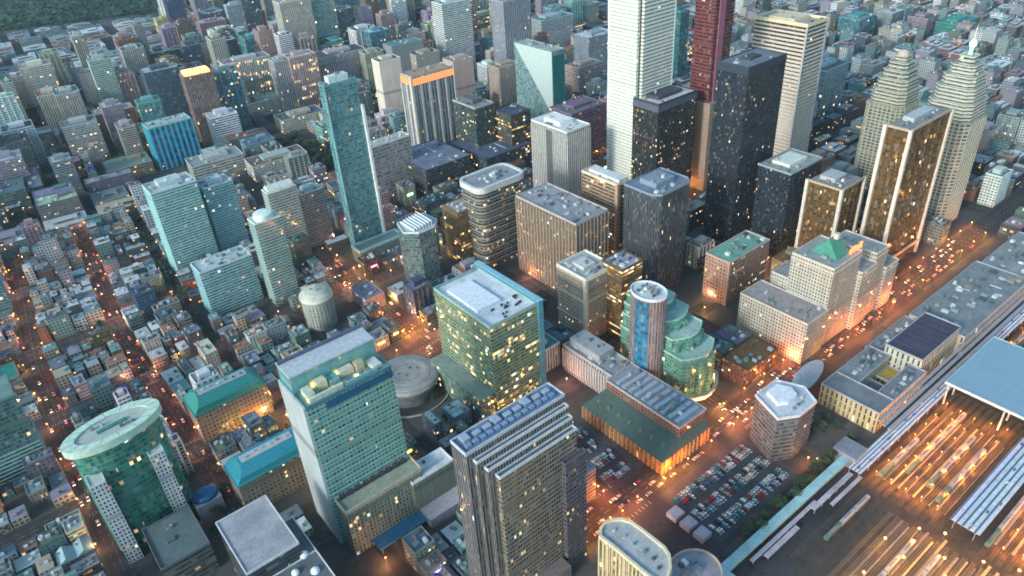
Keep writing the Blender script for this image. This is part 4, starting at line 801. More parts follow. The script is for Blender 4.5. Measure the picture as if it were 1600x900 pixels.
# ================================================================== CARS
def car_mesh(name,lights,van=False):
    b=MB(); hw=.92
    prof=[(-2.2,.35),(-2.2,.85),(-1.5,.95)]+([(-1.2,1.9),(2.1,1.9)] if van else [(-.75,1.45),(.95,1.45),(1.6,.95)])+[(2.2,.9),(2.2,.35)]
    for (x0,z0),(x1,z1) in zip(prof,prof[1:]):
        b.quad([(x0,-hw,z0),(x0,hw,z0),(x1,hw,z1),(x1,-hw,z1)],None,1 if abs(z1-z0)>.3 and z0+z1>1.8 and z0!=.35 and z1!=.35 else 0)
    b.quad([(x,-hw,z) for x,z in prof],None,0); b.quad([(x,hw,z) for x,z in prof][::-1],None,0)
    for s in (-1,1):
        b.quad([(-1.2,s*(hw+.02),1),(1.2,s*(hw+.02),1),(.8,s*(hw+.02),1.38),(-.7,s*(hw+.02),1.38)][::s],None,1)
        for x in (-1.35,1.4): b.box(x-.34,s*hw-.12,0,x+.34,s*hw+.06 if s>0 else s*hw+.12,.62,2)
        if lights:
            b.box(-2.3,s*.62-.28,.55,-2.18,s*.62+.28,.85,3); b.box(2.18,s*.62-.28,.6,2.3,s*.62+.28,.88,4)
    return b.mesh(name,[M_MET,M_GLASS_D,M_TYRE,M_HEAD,M_TAIL])
M_GLASS_D=newmat('dark_glass')[0]; M_GLASS_D.node_tree.nodes['Principled BSDF'].inputs['Base Color'].default_value=(.02,.025,.03,1); M_GLASS_D.node_tree.nodes['Principled BSDF'].inputs['Roughness'].default_value=.1
M_TYRE=newmat('tyre')[0]; M_TYRE.node_tree.nodes['Principled BSDF'].inputs['Base Color'].default_value=(.015,.015,.016,1)
CM=[car_mesh('parked_car',False),car_mesh('parked_van',False,True),car_mesh('car',True),car_mesh('van',True,True)]
CCOL=[('white',(.85,.85,.86)),('white',(.8,.82,.84)),('silver',(.6,.63,.66)),('pale teal',(.35,.55,.58)),('white',(.75,.75,.76)),('silver',(.5,.52,.54)),('black',(.03,.03,.035)),('dark blue',(.05,.08,.2)),('red',(.4,.04,.03)),('grey',(.22,.23,.25)),('teal',(.1,.3,.32)),('white',(.8,.8,.8)),('cream',(.6,.55,.42))]
def place_car(name,me,x,y,rz,where,group):
    if 'parked' not in name and inside(x,y): return
    cn,c=rnd.choice(CCOL); o=link(name,me,None,c,(x,y,.03)); o.rotation_euler=(0,0,rz); kind='van' if 'van' in name else 'car'
    tag(o,f'{cn} {kind} {where}',kind,group)
# west lot (beside the arcade hall) and south lot
def lot(x0,y0,x1,y1,where,group,pk,pitch=6.3):
    y=y0+2.6; row=0
    while y<y1-2:
        x=x0+1.6
        while x<x1-1:
            if rnd.random()<pk:
                v=rnd.random()<.3; place_car('parked_van' if v else 'parked_car',CM[1 if v else 0],x+rnd.uniform(-.15,.15),y+rnd.uniform(-.3,.3),math.pi/2*(1 if rnd.random()<.5 else 3),where,group)
            x+=2.75
        row+=1; y+=5.1 if row%2 else 10.2
lot(262,252,288,346,'parked in the dark lot beside the green-sloped hall','cars in the dark lot beside the hall',.72)
lot(284,174,362,221,'parked in the crowded lot across the avenue from the hall','cars in the crowded lot across the avenue',.9)
b=MB(); b.quad([(262,246,.06),(288.9,246,.06),(288.9,350,.06),(262,350,.06)]); b.quad([(280,171,.06),(368,171,.06),(368,223,.06),(280,223,.06)])
struct('parking_surface',b.mesh('parking_surface',[mat_ground('lot_asphalt',(.045,.05,.062),(.09,.095,.11),.06,(.06,.06,.075))]))
take(258,242,292,352,0); take(276,166,374,226,0)
b=MB()
for x0,y0,x1,y1 in ((284,174,362,221),(262,252,288,346)):
    y=y0;row=0
    while y<y1-2:
        x=x0+.2
        while x<x1: b.quad([(x,y,.09),(x+.15,y,.09),(x+.15,y+5,.09),(x,y+5,.09)]); x+=2.75
        row+=1; y+=5.1 if row%2 else 10.2
struct('bay_marking',b.mesh('bay_marking',[bpy.data.materials['road_paint']]))
for k in range(5):
    x,y=370+0*k,176+k*8; 
t=thing('kiosk','pair of small grey sheds at west end of crowded lot','kiosk',(276,180,0)); 
for k in range(3): part_box(t,'shed',271,178+k*11,0,280,186+k*11,4,(.4,.38,.44))
for y,x0,L_ in ((134,322,62),(128.5,314,70),(123,318,66),(117.5,312,72)):
    o=link('railway_track',track_mesh(L_),None,(.1,.09,.085),(x0,y,.17)); tag(o,'unlit dark siding beside the lilac covered walk','railway track','dark sidings')
train(330,128.5,3,'short train parked on the unlit sidings by the lilac covered walk')
# moving traffic
ncar=0
def traffic(axis,c,a0,a1,half,step,where,group):
    global ncar
    a=a0
    while a<a1:
        for s in (-1,1):
            for lane in ((.3,.72) if half>9 else (.45,)):
                if rnd.random()<.62 and ncar<200:
                    off=s*half*lane; aa=a+rnd.uniform(-5,5); v=rnd.random()<.15
                    if axis=='y': P=(warp(c,aa)+off,aa); rz=(-math.pi/2 if s>0 else math.pi/2)
                    else: P=(aa,c+off); rz=(math.pi if s<0 else 0)
                    if axis=='x': rz=0 if s>0 else math.pi
                    place_car('van' if v else 'car',CM[3 if v else 2],P[0],P[1],rz,where,group); ncar+=1
        a+=step
traffic('x',237,215,760,12,12,'driving along the orange-lit avenue past the station','traffic on the station avenue')
traffic('y',262,360,680,12,22,'driving on the street left of the white-roofed glass cube','traffic left of the glass cube')
traffic('y',385,170,330,8,16,'driving on the street left of the old stone hotel','traffic left of the old hotel')
traffic('y',52,430,900,8,26,'driving on the straight street through the low blocks','traffic through the low blocks')
traffic('y',-22,440,900,11,26,'driving on the street at the far left edge','traffic on the left edge street')
traffic('y',115,300,520,6,22,'driving between the barrel-roofed halls and teal slab tower','traffic by the barrel-roofed halls')

# ================================================================== TREES
def crown_mesh(seed,R,Hh,n):
    q=random.Random(seed); b=MB(); cl=[(q.uniform(-.5,.5)*R,q.uniform(-.5,.5)*R,q.uniform(.15,.85)*Hh,q.uniform(.35,.6)*R) for _ in range(7)]
    for _ in range(n):
        cx,cy,cz,cr=q.choice(cl)
        while True:
            v=Vector((q.uniform(-1,1),q.uniform(-1,1),q.uniform(-1,1)))
            if .3<v.length<1: break
        p=Vector((cx,cy,cz))+v*cr; e=Vector((q.uniform(-1,1),q.uniform(-1,1),q.uniform(-.5,.5))).normalized()*q.uniform(.35,.7); f=e.cross(Vector((q.uniform(-1,1),q.uniform(-1,1),1))).normalized()*q.uniform(.3,.6)
        b.quad([p-e,p-f*.8,p+e,p+f])
    return b.mesh('crown',[M_LEAF])
CRW=[crown_mesh(s,3.6,6,420) for s in range(5)]
def trunk_mesh():
    b=MB(); b.rev([(.35,0),(.24,2.5),(.16,5),(.03,7.5)],7)
    for a in (0,2.1,4.2):
        x,y=math.cos(a),math.sin(a); b.quad([(0,0,2.6),(.12,.12,2.6),(x*2,y*2,5.4),(x*2-.1,y*2,5.4)])
    return b.mesh('trunk',[M_PL])
TRK=trunk_mesh(); ntree=0
def tree(x,y,s,where,group,z=.15):
    global ntree
    r=thing('tree',f'leafy green tree {where}','tree',(x,y,z),rnd.uniform(0,6),group); r.scale=(s,s,s*rnd.uniform(.9,1.15))
    link('trunk',TRK,r,(.08,.06,.05)); link('crown',rnd.choice(CRW),r,(.1,.2,.1),(0,0,2.2)); ntree+=1
for _ in range(26): tree(rnd.uniform(292,396),rnd.uniform(159,168),rnd.uniform(.8,1.3),'between the turquoise footbridge and the crowded lot','trees along the footbridge')
for k in range(16): tree(398+rnd.uniform(-3,36),rnd.uniform(160,224),rnd.uniform(.9,1.5),'at the foot of the six-sided tower by the station','trees by the station')
for k in range(30): tree(rnd.uniform(372,402),rnd.uniform(880,1060),rnd.uniform(1.4,2.2),'in the dark green strip behind slim teal tower','trees behind the slim teal tower')
for k in range(14): tree(rnd.uniform(210,250),rnd.uniform(345,440),rnd.uniform(.8,1.3),'beside the round concert hall','trees round the concert hall')
for k in range(12): tree(rnd.choice((40,64))+rnd.uniform(-1,1),440+k*36+rnd.uniform(-6,6),rnd.uniform(.7,1.1),'along the straight street through the low blocks','street trees among the low blocks')
for k in range(22): tree(rnd.uniform(20,100),rnd.uniform(395,440),rnd.uniform(.7,1.2),'in the yard beside the barrel-roofed halls','trees by the barrel-roofed halls')
take(368,876,406,1064,0)

# ================================================================== THE REST OF THE CITY
WALLS=[('grey',(.3,.3,.32)),('brown brick',(.2,.12,.09)),('red brick',(.28,.1,.08)),('beige',(.45,.39,.32)),('pale grey',(.46,.47,.48)),('teal-grey',(.18,.28,.29)),('dark',(.1,.1,.12)),('cream',(.55,.5,.42)),('sea-green',(.2,.32,.3)),('white',(.66,.66,.66)),('teal-grey',(.16,.27,.29)),('slate grey',(.17,.2,.23))]
ROOFS=[('grey',(.25,.26,.28)),('dark',(.09,.1,.12)),('slate',(.15,.18,.2)),('pale',(.46,.47,.48)),('white',(.66,.66,.68)),('brown',(.2,.14,.11)),('teal',(.13,.26,.26)),('slate',(.12,.16,.19)),('pale',(.5,.52,.54)),('grey',(.3,.33,.35)),('mauve',(.28,.23,.3)),('rust',(.34,.15,.08)),('tan',(.4,.33,.25))]
TW=[('pale grey',(.44,.45,.47),(.12,.15,.17)),('beige',(.48,.42,.36),(.12,.12,.12)),('teal glass',(.14,.28,.29),(.07,.15,.17)),('white',(.64,.63,.62),(.14,.16,.18)),('pink-brown',(.4,.28,.27),(.1,.09,.1)),('dark blue',(.07,.1,.16),(.05,.08,.12)),('grey',(.28,.29,.31),(.09,.1,.12)),('grey-green',(.27,.34,.31),(.1,.14,.13)),('brown',(.22,.15,.12),(.1,.08,.07)),('mauve',(.34,.29,.35),(.11,.11,.14)),('cream',(.6,.56,.48),(.14,.14,.14)),('sea-green glass',(.2,.38,.37),(.09,.2,.21)),('white',(.68,.68,.68),(.16,.19,.21)),('dark slate',(.09,.11,.13),(.05,.07,.09))]
# towers seen one by one in the upper band: roof corner pixel, width, depth, height, wall, glass, style, words
HANDB=[((112,58),12,26,58,(.46,.42,.36),'strip','thin beige slab, left of a leaning pair'),((140,92),12,26,58,(.48,.44,.38),'strip','thin beige slab, right of a leaning pair'),
((58,152),20,30,44,(.5,.48,.42),'strip','pale slab with green-roofed neighbour near left edge'),((86,150),20,30,46,(.52,.5,.46),'strip','cream slab second from the left edge'),((122,118),26,24,38,(.5,.5,.47),'punch','broad cream block with flat top'),
((148,182),34,26,24,(.34,.17,.14),'punch','squat red-brick block in the upper left'),((287,122),24,20,72,(.27,.18,.17),'strip','brown tower topped by glowing orange lantern'),((350,102),44,24,56,(.5,.5,.46),'strip','wide cream block with lit centre strips'),
((300,72),48,26,30,(.46,.42,.36),'ribbon','long beige block with pinkish arched roof'),((244,32),30,24,26,(.6,.5,.15),'ribbon','yellow-lit stepped block near top'),((312,38),34,26,30,(.34,.2,.24),'punch','plum coloured block near top'),
((428,98),24,22,58,(.44,.42,.44),'strip','grey ribbed tower left of a pink one'),((452,92),26,24,60,(.5,.34,.33),'strip','pink ribbed tower with green-lit cap'),((436,6),34,26,92,(.56,.5,.44),'strip','tall cream tower edged with an orange strip'),
((480,2),30,24,88,(.34,.5,.47),'glass','tall pale mint glass tower at top edge'),((520,18),26,24,54,(.1,.16,.22),'glass','dark blue glass block beside mint tower'),((498,92),50,30,46,(.46,.4,.43),'strip','pinkish-grey block with crane-like ribs on top'),
((578,52),22,20,60,(.1,.26,.34),'glass','slim blue-teal tower near top'),((592,98),20,18,72,(.72,.6,.52),'blank','slim pinkish-white blank slab'),((612,74),34,24,52,(.24,.25,.26),'blank','dark grey arch-topped block behind orange-crowned tower'),
((708,98),20,22,60,(.52,.38,.35),'blank','plain pink slab right of orange-crowned tower'),((690,8),34,26,86,(.6,.62,.62),'ribbon','white banded tower at top edge'),((786,4),30,26,104,(.34,.34,.4),'strip','tall violet-grey tower at top edge'),
((738,28),36,24,34,(.6,.5,.3),'ribbon','yellow and pink lit block near top'),((780,108),22,22,50,(.42,.33,.28),'punch','beige-brown tower left of white-triangle tower'),((846,34),44,30,44,(.4,.44,.47),'ribbon','blue-grey wide block near top behind white-triangle tower'),
((893,180),34,28,58,(.2,.13,.2),'ribbon','plum-capped block right of pale ribbed tower'),((1064,20),16,24,150,(.04,.2,.22),'glass','narrow dark teal tower behind white giant skyscraper'),((1076,62),22,24,70,(.16,.26,.4),'glass','blue block with yellow lit floors between white and red towers'),
((1345,32),44,30,52,(.08,.3,.33),'glass','teal glass block with bright blue side in upper right'),((1290,112),46,26,92,(.36,.44,.47),'glass','grey-teal glass building with framed roof terrace'),((1500,40),60,30,28,(.07,.3,.26),'ribbon','long green-roofed block in upper right corner'),
((570,85),20,18,46,(.4,.42,.34),'strip','olive-grey tower between slim towers'),((650,88),26,22,40,(.44,.38,.34),'punch','tan block behind orange-crowned tower'),((382,62),26,26,44,(.1,.4,.45),'glass','round-topped turquoise block near top'),
((405,75),20,22,40,(.5,.4,.36),'strip','salmon slab beside turquoise block'),((190,80),22,24,52,(.45,.46,.44),'strip','pale slab over the left park'),((215,120),24,22,42,(.36,.33,.36),'punch','mauve block in the upper left'),((250,130),28,22,40,(.4,.4,.42),'apt','grey balcony block in the upper left'),
((335,128),26,22,48,(.42,.42,.44),'apt','grey balcony block behind brown lantern tower'),((1450,30),34,26,40,(.32,.25,.3),'ribbon','plum-grey block upper right'),((1395,22),30,24,44,(.3,.33,.36),'apt','slate block upper right'),((300,262),40,26,16,(.5,.5,.46),'ribbon','long low pale block behind broad teal balcony tower'),((395,262),44,26,15,(.44,.46,.42),'punch','pale low block with orange-lit edge behind teal towers'),((440,190),40,26,14,(.46,.44,.36),'punch','low beige block left of slim teal tower'),((385,165),44,30,16,(.4,.44,.38),'punch','low green-grey block with cut roof edge'),((920,60),34,28,50,(.3,.35,.42),'apt','blue-grey block left of white giant'),((905,108),30,24,36,(.5,.36,.33),'ribbon','pinkish block left of white giant')]
for i,(F,w_,d_,hh,wc,sty,lab) in enumerate(HANDB):
    t=tower('apartment_tower',lab,'tower',F,None,None,h=hh*(1.45 if F[0]<940 else .8),w=w_*(1.75 if F[0]<940 else 1.3),d=d_*1.45,wallc=wc,glass=tuple(c*.35+.03 for c in wc),style=sty,lit=.04 if 'lit' not in lab else .4,roofc=rnd.choice(ROOFS)[1],nu=4,pent=(.5,.5,4,tuple(c*.9 for c in wc)) if 'arch' not in lab else None,group=None)
    t['root'].rotation_euler=(0,0,-.08 if t['P'].y>900 else 0)
    if 'lantern' in lab: 
        b=MB(); b.box(3,3,0,t['w']-3,t['d']-3,5); link('lantern',b.mesh('lantern',[mat_emit('lantern_glow',(1,.38,.12),1.6)]),t['root'],(1,.5,.2),(0,0,t['h']))
LABELS={}
def far_label(words,kind,c,group):
    best=min(HERO,key=lambda q:(q[1][0]-c[0])**2+(q[1][1]-c[1])**2); dx,dy=c[0]-best[1][0],c[1]-best[1][1]
    relw=('right of' if dx>0 else 'left of') if abs(dx)>abs(dy)*1.1 else ('behind' if dy<0 else 'in front of')
    return [words,relw,best[0],math.hypot(dx,dy),group]
PEND=[]
cands=[]
for i in range(len(XS)-1):
    for j in range(-1,len(YS)-1):
        X0,X1=XS[i]+hx(XS[i])+1.5,XS[i+1]-hx(XS[i+1])-1.5
        if j<0:
            Y0,Y1=154,222
            if XS[i]<660 and XS[i+1]>100: continue
        else: Y0,Y1=YS[j]+hy(YS[j])+1.5,YS[j+1]-hy(YS[j+1])-1.5
        dense=Y0<900
        if j>=0: X0+=JOFF[j]; X1+=JOFF[j]
        y=Y0; rowh=0
        while y<Y1-8:
            dep=min(rnd.uniform(11,19) if dense and XS[i]<260 else rnd.uniform(15,26) if dense else rnd.uniform(32,54),Y1-y)
            if Y1-y-dep<9: dep=Y1-y
            x=X0
            while x<X1-7:
                wd=min(rnd.uniform(8,20) if (dense and XS[i]<260) else rnd.uniform(18,36) if dense else rnd.uniform(34,62),X1-x)
                if X1-x-wd<8: wd=X1-x
                ax,ay=warp(x,y),y; cx,cy=ax+wd/2,ay+dep/2
                p=px((cx,cy,8))
                if -140<p[0]<1800 and -40<p[1]<1040 and not (p[0]<250 and p[1]<52-p[0]*.12) and free(ax+1,ay+1,ax+wd-1,ay+dep-1) and rnd.random()<.94:
                    cands.append((ax+.4,ay+.4,wd-rnd.uniform(.8,3),dep-rnd.uniform(.8,3),p))
                x+=wd
            y+=dep+ (rnd.choice((0,3.5)) if rnd.random()<.5 else 0)
rnd.shuffle(cands)
FILL=[]
for (x,y,w,d,p) in cands:
    D=math.hypot(x,y,400)
    core=x>262 and y<860
    if y>1750: pt=.3
    elif y>1150: pt=.5
    elif y>880: pt=.22 if x<330 else .42
    elif x<250: pt=.07
    elif x>700: pt=.25
    else: pt=.12
    if w<13 or d<13: pt*=.3
    tall=rnd.random()<pt
    hmax=(rnd.uniform(36,105) if y>1100 else rnd.uniform(24,52) if y>880 else rnd.uniform(22,40)) if tall else rnd.choice((6.5,7,8,10,11,13,16,20)) if x<250 else rnd.uniform(8,24)
    if not tall and y>1000: hmax=rnd.uniform(8,30)
    if p[0]<260 and p[1]<110 and y>1600: hmax=rnd.uniform(6,14); tall=False
    FILL.append((hmax*max(w,d)/D**2*1e4,tall,x,y,w,d,hmax,p))
FILL.sort(reverse=True)
FILL.sort(key=lambda f: not(-30<f[7][0]<1630 and -25<f[7][1]<925))
lows=[f for f in FILL if not f[1]]; talls=[f for f in FILL if f[1]]
keep_l,rest_l=lows[:296],lows[296:]; keep_t,rest_t=talls[:296-len(HANDB)],talls[296-len(HANDB):]
FEAT=['one big vent box','a row of roof boxes','a small rooftop shed','a bare flat roof']
def low(f):
    _,tall,x,y,w,d,h,p=f
    big=f[0]>3
    wn,wc=rnd.choice(WALLS); rn,rc=rnd.choice(ROOFS); rz=-.085 if y>700 else 0
    if x<262 and rnd.random()<.6:
        wn,wc=rnd.choice([q for q in WALLS if q[0] in ('grey','pale grey','teal-grey','sea-green','cream','slate grey','white')]); rn,rc=rnd.choice([q for q in ROOFS if q[0] in ('grey','pale','teal','slate','white')])
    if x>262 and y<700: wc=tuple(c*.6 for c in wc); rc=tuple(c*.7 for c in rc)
    k_=rnd.choice((.55,.65,.8,.9,1.)); wc=tuple(c*rnd.uniform(.85,1.15)*k_ for c in wc); rc=tuple(c*rnd.uniform(.7,1.2) for c in rc)
    kind='house' if False else 'low_rise_building'
    root=thing(kind,'','low-rise building',(x,y,.1),rz,'low buildings between the towers')
    lit=rnd.choice((.04,.08,.12,.3)) if x<300 else rnd.choice((.05,.15,.3))
    gl=tuple(c*.3+.03 for c in wc); poly=rect(0,0,w,d)
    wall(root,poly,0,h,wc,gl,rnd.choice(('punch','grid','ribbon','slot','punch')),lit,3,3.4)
    gable=h<9 and rnd.random()<.4
    if gable:
        b=MB(); k=max(1,round(w/9)); 
        for q in range(k):
            a0,a1=w*q/k,w*(q+1)/k; mI=(a0+a1)/2; hr=h+(a1-a0)*.32
            b.quad([(a0,-.3,h),(mI,-.3,hr),(mI,d+.3,hr),(a0,d+.3,h)][::-1]); b.quad([(mI,-.3,hr),(a1,-.3,h),(a1,d+.3,h),(mI,d+.3,hr)][::-1]); b.quad([(a0,-.28,h),(a1,-.28,h),(mI,-.28,hr)]); b.quad([(a1,d+.28,h),(a0,d+.28,h),(mI,d+.28,hr)])
        link('gable_roof',b.mesh('gable_roof',[M_ROOF]),root,rc); ft='gabled '+rn+' roof'
        for q in range(k):
            o=link('chimney',UNIT[0],root,(.25,.14,.1),(w*(q+.25)/k,d*.7,h)); o.scale=(.8,.8,3.4)
    else:
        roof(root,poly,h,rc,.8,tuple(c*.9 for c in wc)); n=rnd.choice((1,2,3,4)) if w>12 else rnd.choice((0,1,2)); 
        if big: n+=3
        units(root,.8,.8,w-.8,d-.8,h,n,1.3,min(5,w*.3)); ft=f'flat {rn} roof'
        if w>16 and d>16 and rnd.random()<.5: penthouse(root,w*.55,d*.5,w*.85,d*.85,h,3,wc); ft=f'{rn} penthouse roof'
    if rnd.random()<.17 and x<900:
        m=rnd.choice((M_SIGN,M_SIGNY,M_SIGNY,M_SIGNB,M_SIGN,M_SIGNG,M_LAMP)); o=link('lit_sign',UNIT[0].copy(),root,(1,.4,.3),(w*.5,-.5,h*.55)); o.data.materials[0]=m; o.scale=(min(7,w*.5),.5,1.6); ft='lit sign, '+ft.replace('flat ','')
    hw='single-storey' if h<7.5 else 'low' if h<12 else 'mid-height'
    PEND.append((root,far_label(f'{hw} {wn} building, {ft}','building',p,0)))
def tall_(f):
    _,tall,x,y,w,d,h,p=f
    w=min(w,rnd.uniform(24,54)); d=min(d,rnd.uniform(22,44))
    wn,wc,gl=rnd.choice(TW); rn,rc=rnd.choice(ROOFS); rz=-.085 if y>700 else 0; wc=tuple(c*rnd.uniform(.85,1.15) for c in wc)
    root=thing('apartment_tower','','tower',(x,y,.1),rz,'towers behind the centre')
    sty=rnd.choice(('apt','grid','ribbon','strip','punch','apt')) if 'glass' not in wn else 'glass'
    poly=rect(0,0,w,d); wall(root,poly,0,h,wc,gl,sty,rnd.choice((.02,.05,.09,.16)),3,3.3); roof(root,poly,h,rc,1,wc)
    ph=rnd.uniform(3,6); penthouse(root,w*.25,d*.3,w*.75,d*.8,h,ph,tuple(c*.9 for c in wc)); units(root,1,1,w-1,d*.3,h,2,1.3,3.5)
    ft=rnd.choice((None,'piers','slabs')); 
    if ft=='piers': fins(root,poly,0,h-1,w/4,1.1,.7,tuple(min(.75,c*1.2) for c in wc),None,'pier')
    elif ft=='slabs': ledges(root,poly,0,h,3.3,.5,.7,tuple(min(.75,c*1.2) for c in wc),None,'balcony_slab')
    hw='short' if h<35 else 'mid-height' if h<50 else 'tall'
    PEND.append((root,far_label(f'{hw} {wn} tower'+{'piers':' with raised piers',None:'','slabs':' with balcony bands'}[ft]+f', {rn} roof','tower',p,0)))
for f in keep_l: low(f)
for f in keep_t: tall_(f)
from collections import defaultdict
grp=defaultdict(list)
for root,(wd,rl,hn,dist,_) in PEND: grp[(wd,rl,hn)].append((dist,root))
ORD=['nearest','second','third','fourth','fifth','sixth','seventh','eighth','ninth','tenth']
for (wd,rl,hn),L in grp.items():
    L.sort(key=lambda q:q[0])
    for k,(_,root) in enumerate(L):
        s=f'{wd}, {rl} {hn}'
        if len(L)>1: s=f'{wd}, {ORD[min(k,9)]} {rl} {hn}'
        root['label']=s
# what lies beyond: one mass of small far buildings
def mat_city():
    m,nt,bs=newmat('far_city'); n=N(nt); a=n('ShaderNodeAttribute',attribute_name='Col'); uv=n('ShaderNodeUVMap',uv_map='UV'); sep=n('ShaderNodeSeparateXYZ'); n.l(uv.outputs[0],sep.inputs[0])
    fu=n.math('ABSOLUTE',n.math('SUBTRACT',n.math('FRACT',sep.outputs[0]),.5)); fv=n.math('ABSOLUTE',n.math('SUBTRACT',n.math('FRACT',sep.outputs[1]),.5))
    mk=n.math('MULTIPLY',n.math('LESS_THAN',fu,.32),n.math('LESS_THAN',fv,.28)); mk=n.math('MULTIPLY',mk,n.math('GREATER_THAN',sep.outputs[1],.01))
    cell=n('ShaderNodeCombineXYZ'); n.l(n.math('FLOOR',sep.outputs[0]),cell.inputs[0]); n.l(n.math('FLOOR',sep.outputs[1]),cell.inputs[1]); ge=n('ShaderNodeNewGeometry'); n.l(ge.outputs['Random Per Island'],cell.inputs[2])
    wn=n('ShaderNodeTexWhiteNoise',noise_dimensions='3D'); n.l(cell.outputs[0],wn.inputs[0])
    n.l(n.mix(mk,a.outputs['Color'],(.08,.1,.11)),bs.inputs['Base Color']); bs.inputs['Roughness'].default_value=.6
    bs.inputs['Emission Color'].default_value=(1,.55,.2,1); n.l(n.math('MULTIPLY',n.math('MULTIPLY',n.math('GREATER_THAN',wn.outputs['Value'],.965),mk),LITP*.5),bs.inputs['Emission Strength']); return m
def mass(name,L,label):
    b=MB(); cols=[]
    for (_,tall,x,y,w,d,h,p) in L:
        wc=rnd.choice(TW)[1] if tall else rnd.choice(WALLS)[1]; rc=rnd.choice(ROOFS)[1]; a=-.085 if y>700 else 0
        po=[(x+u*math.cos(a)-v*math.sin(a),y+u*math.sin(a)+v*math.cos(a)) for u,v in rect(0,0,w,d)]
        n0=len(b.f); b.walls(po,0,h,3.2,3.4); b.cap(po,h); cols+=[wc]*4+[rc]
        if w>14 and d>14:
            q=offset(po,-min(w,d)*.3); b.walls(q,h,h+3.4,50,50); b.cap(q,h+3.4); cols+=[wc]*4+[rc]
        for _k in range(2):
            ux,uy=x+rnd.uniform(2,max(3,w-4)),y+rnd.uniform(2,max(3,d-4)); b.box(ux,uy,h,ux+2.4,uy+2,h+1.6); cols+=[rnd.choice(UC)]*5
    me=b.mesh(name,[M_CITY]); ca=me.color_attributes.new('Col','FLOAT_COLOR','CORNER'); flat=[]
    for f,c in zip(b.f,cols): flat+=(list(c)+[1])*len(f)
    ca.data.foreach_set('color',flat); o=link(name,me); o['kind']='stuff'; tag(o,label,'distant buildings'); return o
M_CITY=mat_city()
mass('distant_low_buildings',rest_l,'mass of small far low roofs filling the gaps and the top of the picture')
if rest_t: mass('distant_towers',rest_t,'mass of far towers along the top of the picture')
# woods in the far corner
q=random.Random(5); b=MB()
for _ in range(9000):
    c=at((q.uniform(-60,255),q.uniform(-30,50)))
    if px((c.x,c.y,0))[1]>50-px((c.x,c.y,0))[0]*.12: continue; 
    if c.y>4200: continue
    z=q.uniform(2,14); s=q.uniform(3.5,8); e=Vector((q.uniform(-1,1),q.uniform(-1,1),q.uniform(-.4,.4))).normalized()*s; f=e.cross(Vector((q.uniform(-.5,.5),q.uniform(-.5,.5),1))).normalized()*s*.8; P=Vector((c.x,c.y,z)); b.quad([P-e,P-f,P+e,P+f])
o=link('woods',b.mesh('woods',[M_LEAF])); o['kind']='stuff'; tag(o,'dark wooded park in the far top left corner','woods')

q=random.Random(9); b=MB()
for X in XS:
    if X>1300: continue
    y=620 if X<260 else 1100
    while y<1000:
        y+=q.uniform(5,14)
        if (X in (52,262) and y<1500) or q.random()<.2: continue
        for sgn in (-1,1):
            cx,cy=warp(X,y)+sgn*hx(X)*q.uniform(.75,1.1),y
            if X in (-22,) and y<900: continue
            for _ in range(9 if y<1500 else 11):
                z=q.uniform(1.5,9); sz=q.uniform(.9,2.0) if y<1500 else q.uniform(1.6,3); e=Vector((q.uniform(-1,1),q.uniform(-1,1),q.uniform(-.4,.4))).normalized()*sz; f=e.cross(Vector((q.uniform(-.5,.5),q.uniform(-.5,.5),1))).normalized()*sz*.8; P=Vector((cx+q.uniform(-3.2,3.2),cy+q.uniform(-3.2,3.2),z)); b.quad([P-e,P-f,P+e,P+f])
for _ in range(3000):
    y=q.uniform(430,1900); x=q.uniform(-330,255 if y<1000 else 700)
    for _k in range(9):
        z=q.uniform(1.5,8); sz=q.uniform(.8,1.9)*(1 if y<1100 else 1.6); e=Vector((q.uniform(-1,1),q.uniform(-1,1),q.uniform(-.4,.4))).normalized()*sz; f=e.cross(Vector((q.uniform(-.5,.5),q.uniform(-.5,.5),1))).normalized()*sz*.8; P=Vector((x+q.uniform(-3,3),y+q.uniform(-3,3),z))
        if free(P.x-1,P.y-1,P.x+1,P.y+1): b.quad([P-e,P-f,P+e,P+f])
o=link('street_foliage',b.mesh('street_foliage',[M_LEAF])); o['kind']='stuff'; tag(o,'dark leafy cover along the far streets','foliage')
# ================================================================== STREET LAMPS
def lamp_mesh(name,mat,hh,glow):
    b=MB(); b.rev([(.14,0),(.1,hh)],6,mi=0); b.box(-.1,-.08,hh-.1,2.2,.08,hh+.06,0); b.rev([(.02,hh-.7),(glow,hh-.45),(glow,hh-.1),(.02,hh)],8,mi=1)
    for i in range(len(b.v)-0): pass
    return b.mesh(name,[M_PL,mat])
LM=lamp_mesh('street_lamp',M_LAMP,8,.45); YL=lamp_mesh('yard_lamp',M_LAMP,6,.22); YM=lamp_mesh('yard_lamp',M_LAMP,11,.75)
nl=0
def lampat(x,y,rz,where,group,me=None,power=0,name='street_lamp',hh=8,col=(1,.5,.16)):
    global nl
    if hh==8 and inside(x,y): return
    if hh==8: col=(1,round(col[1]*rnd.choice((.75,.9,1,1.1,1.3)),3),round(col[2]*rnd.choice((.4,.6,.8,1.1)),3))
    o=link(name,me or LM,None,(.2,.2,.2),(x,y,.1)); o.rotation_euler=(0,0,rz); tag(o,f'{"tall" if hh>9 else "slim"} orange-glowing lamp {where}','street lamp',group); nl+=1
    if power:
        l=bpy.data.lights.get(f'lamp_light_{power}_{col}') or bpy.data.lights.new(f'lamp_light_{power}_{col}','POINT'); l.energy=power; l.color=col; l.shadow_soft_size=.6
        lo=bpy.data.objects.new('lamp_light',l); C.objects.link(lo); lo.parent=o; lo.location=(.0,0,hh-1.1)
LPW=5200
for k in range(46):
    x=212+k*13; lampat(x,237+(9.5 if k%2 else -9.5),math.pi/2*(3 if k%2 else 1),'on the station avenue','lamps on the station avenue',power=LPW*1.15,col=(1,.3,.06))
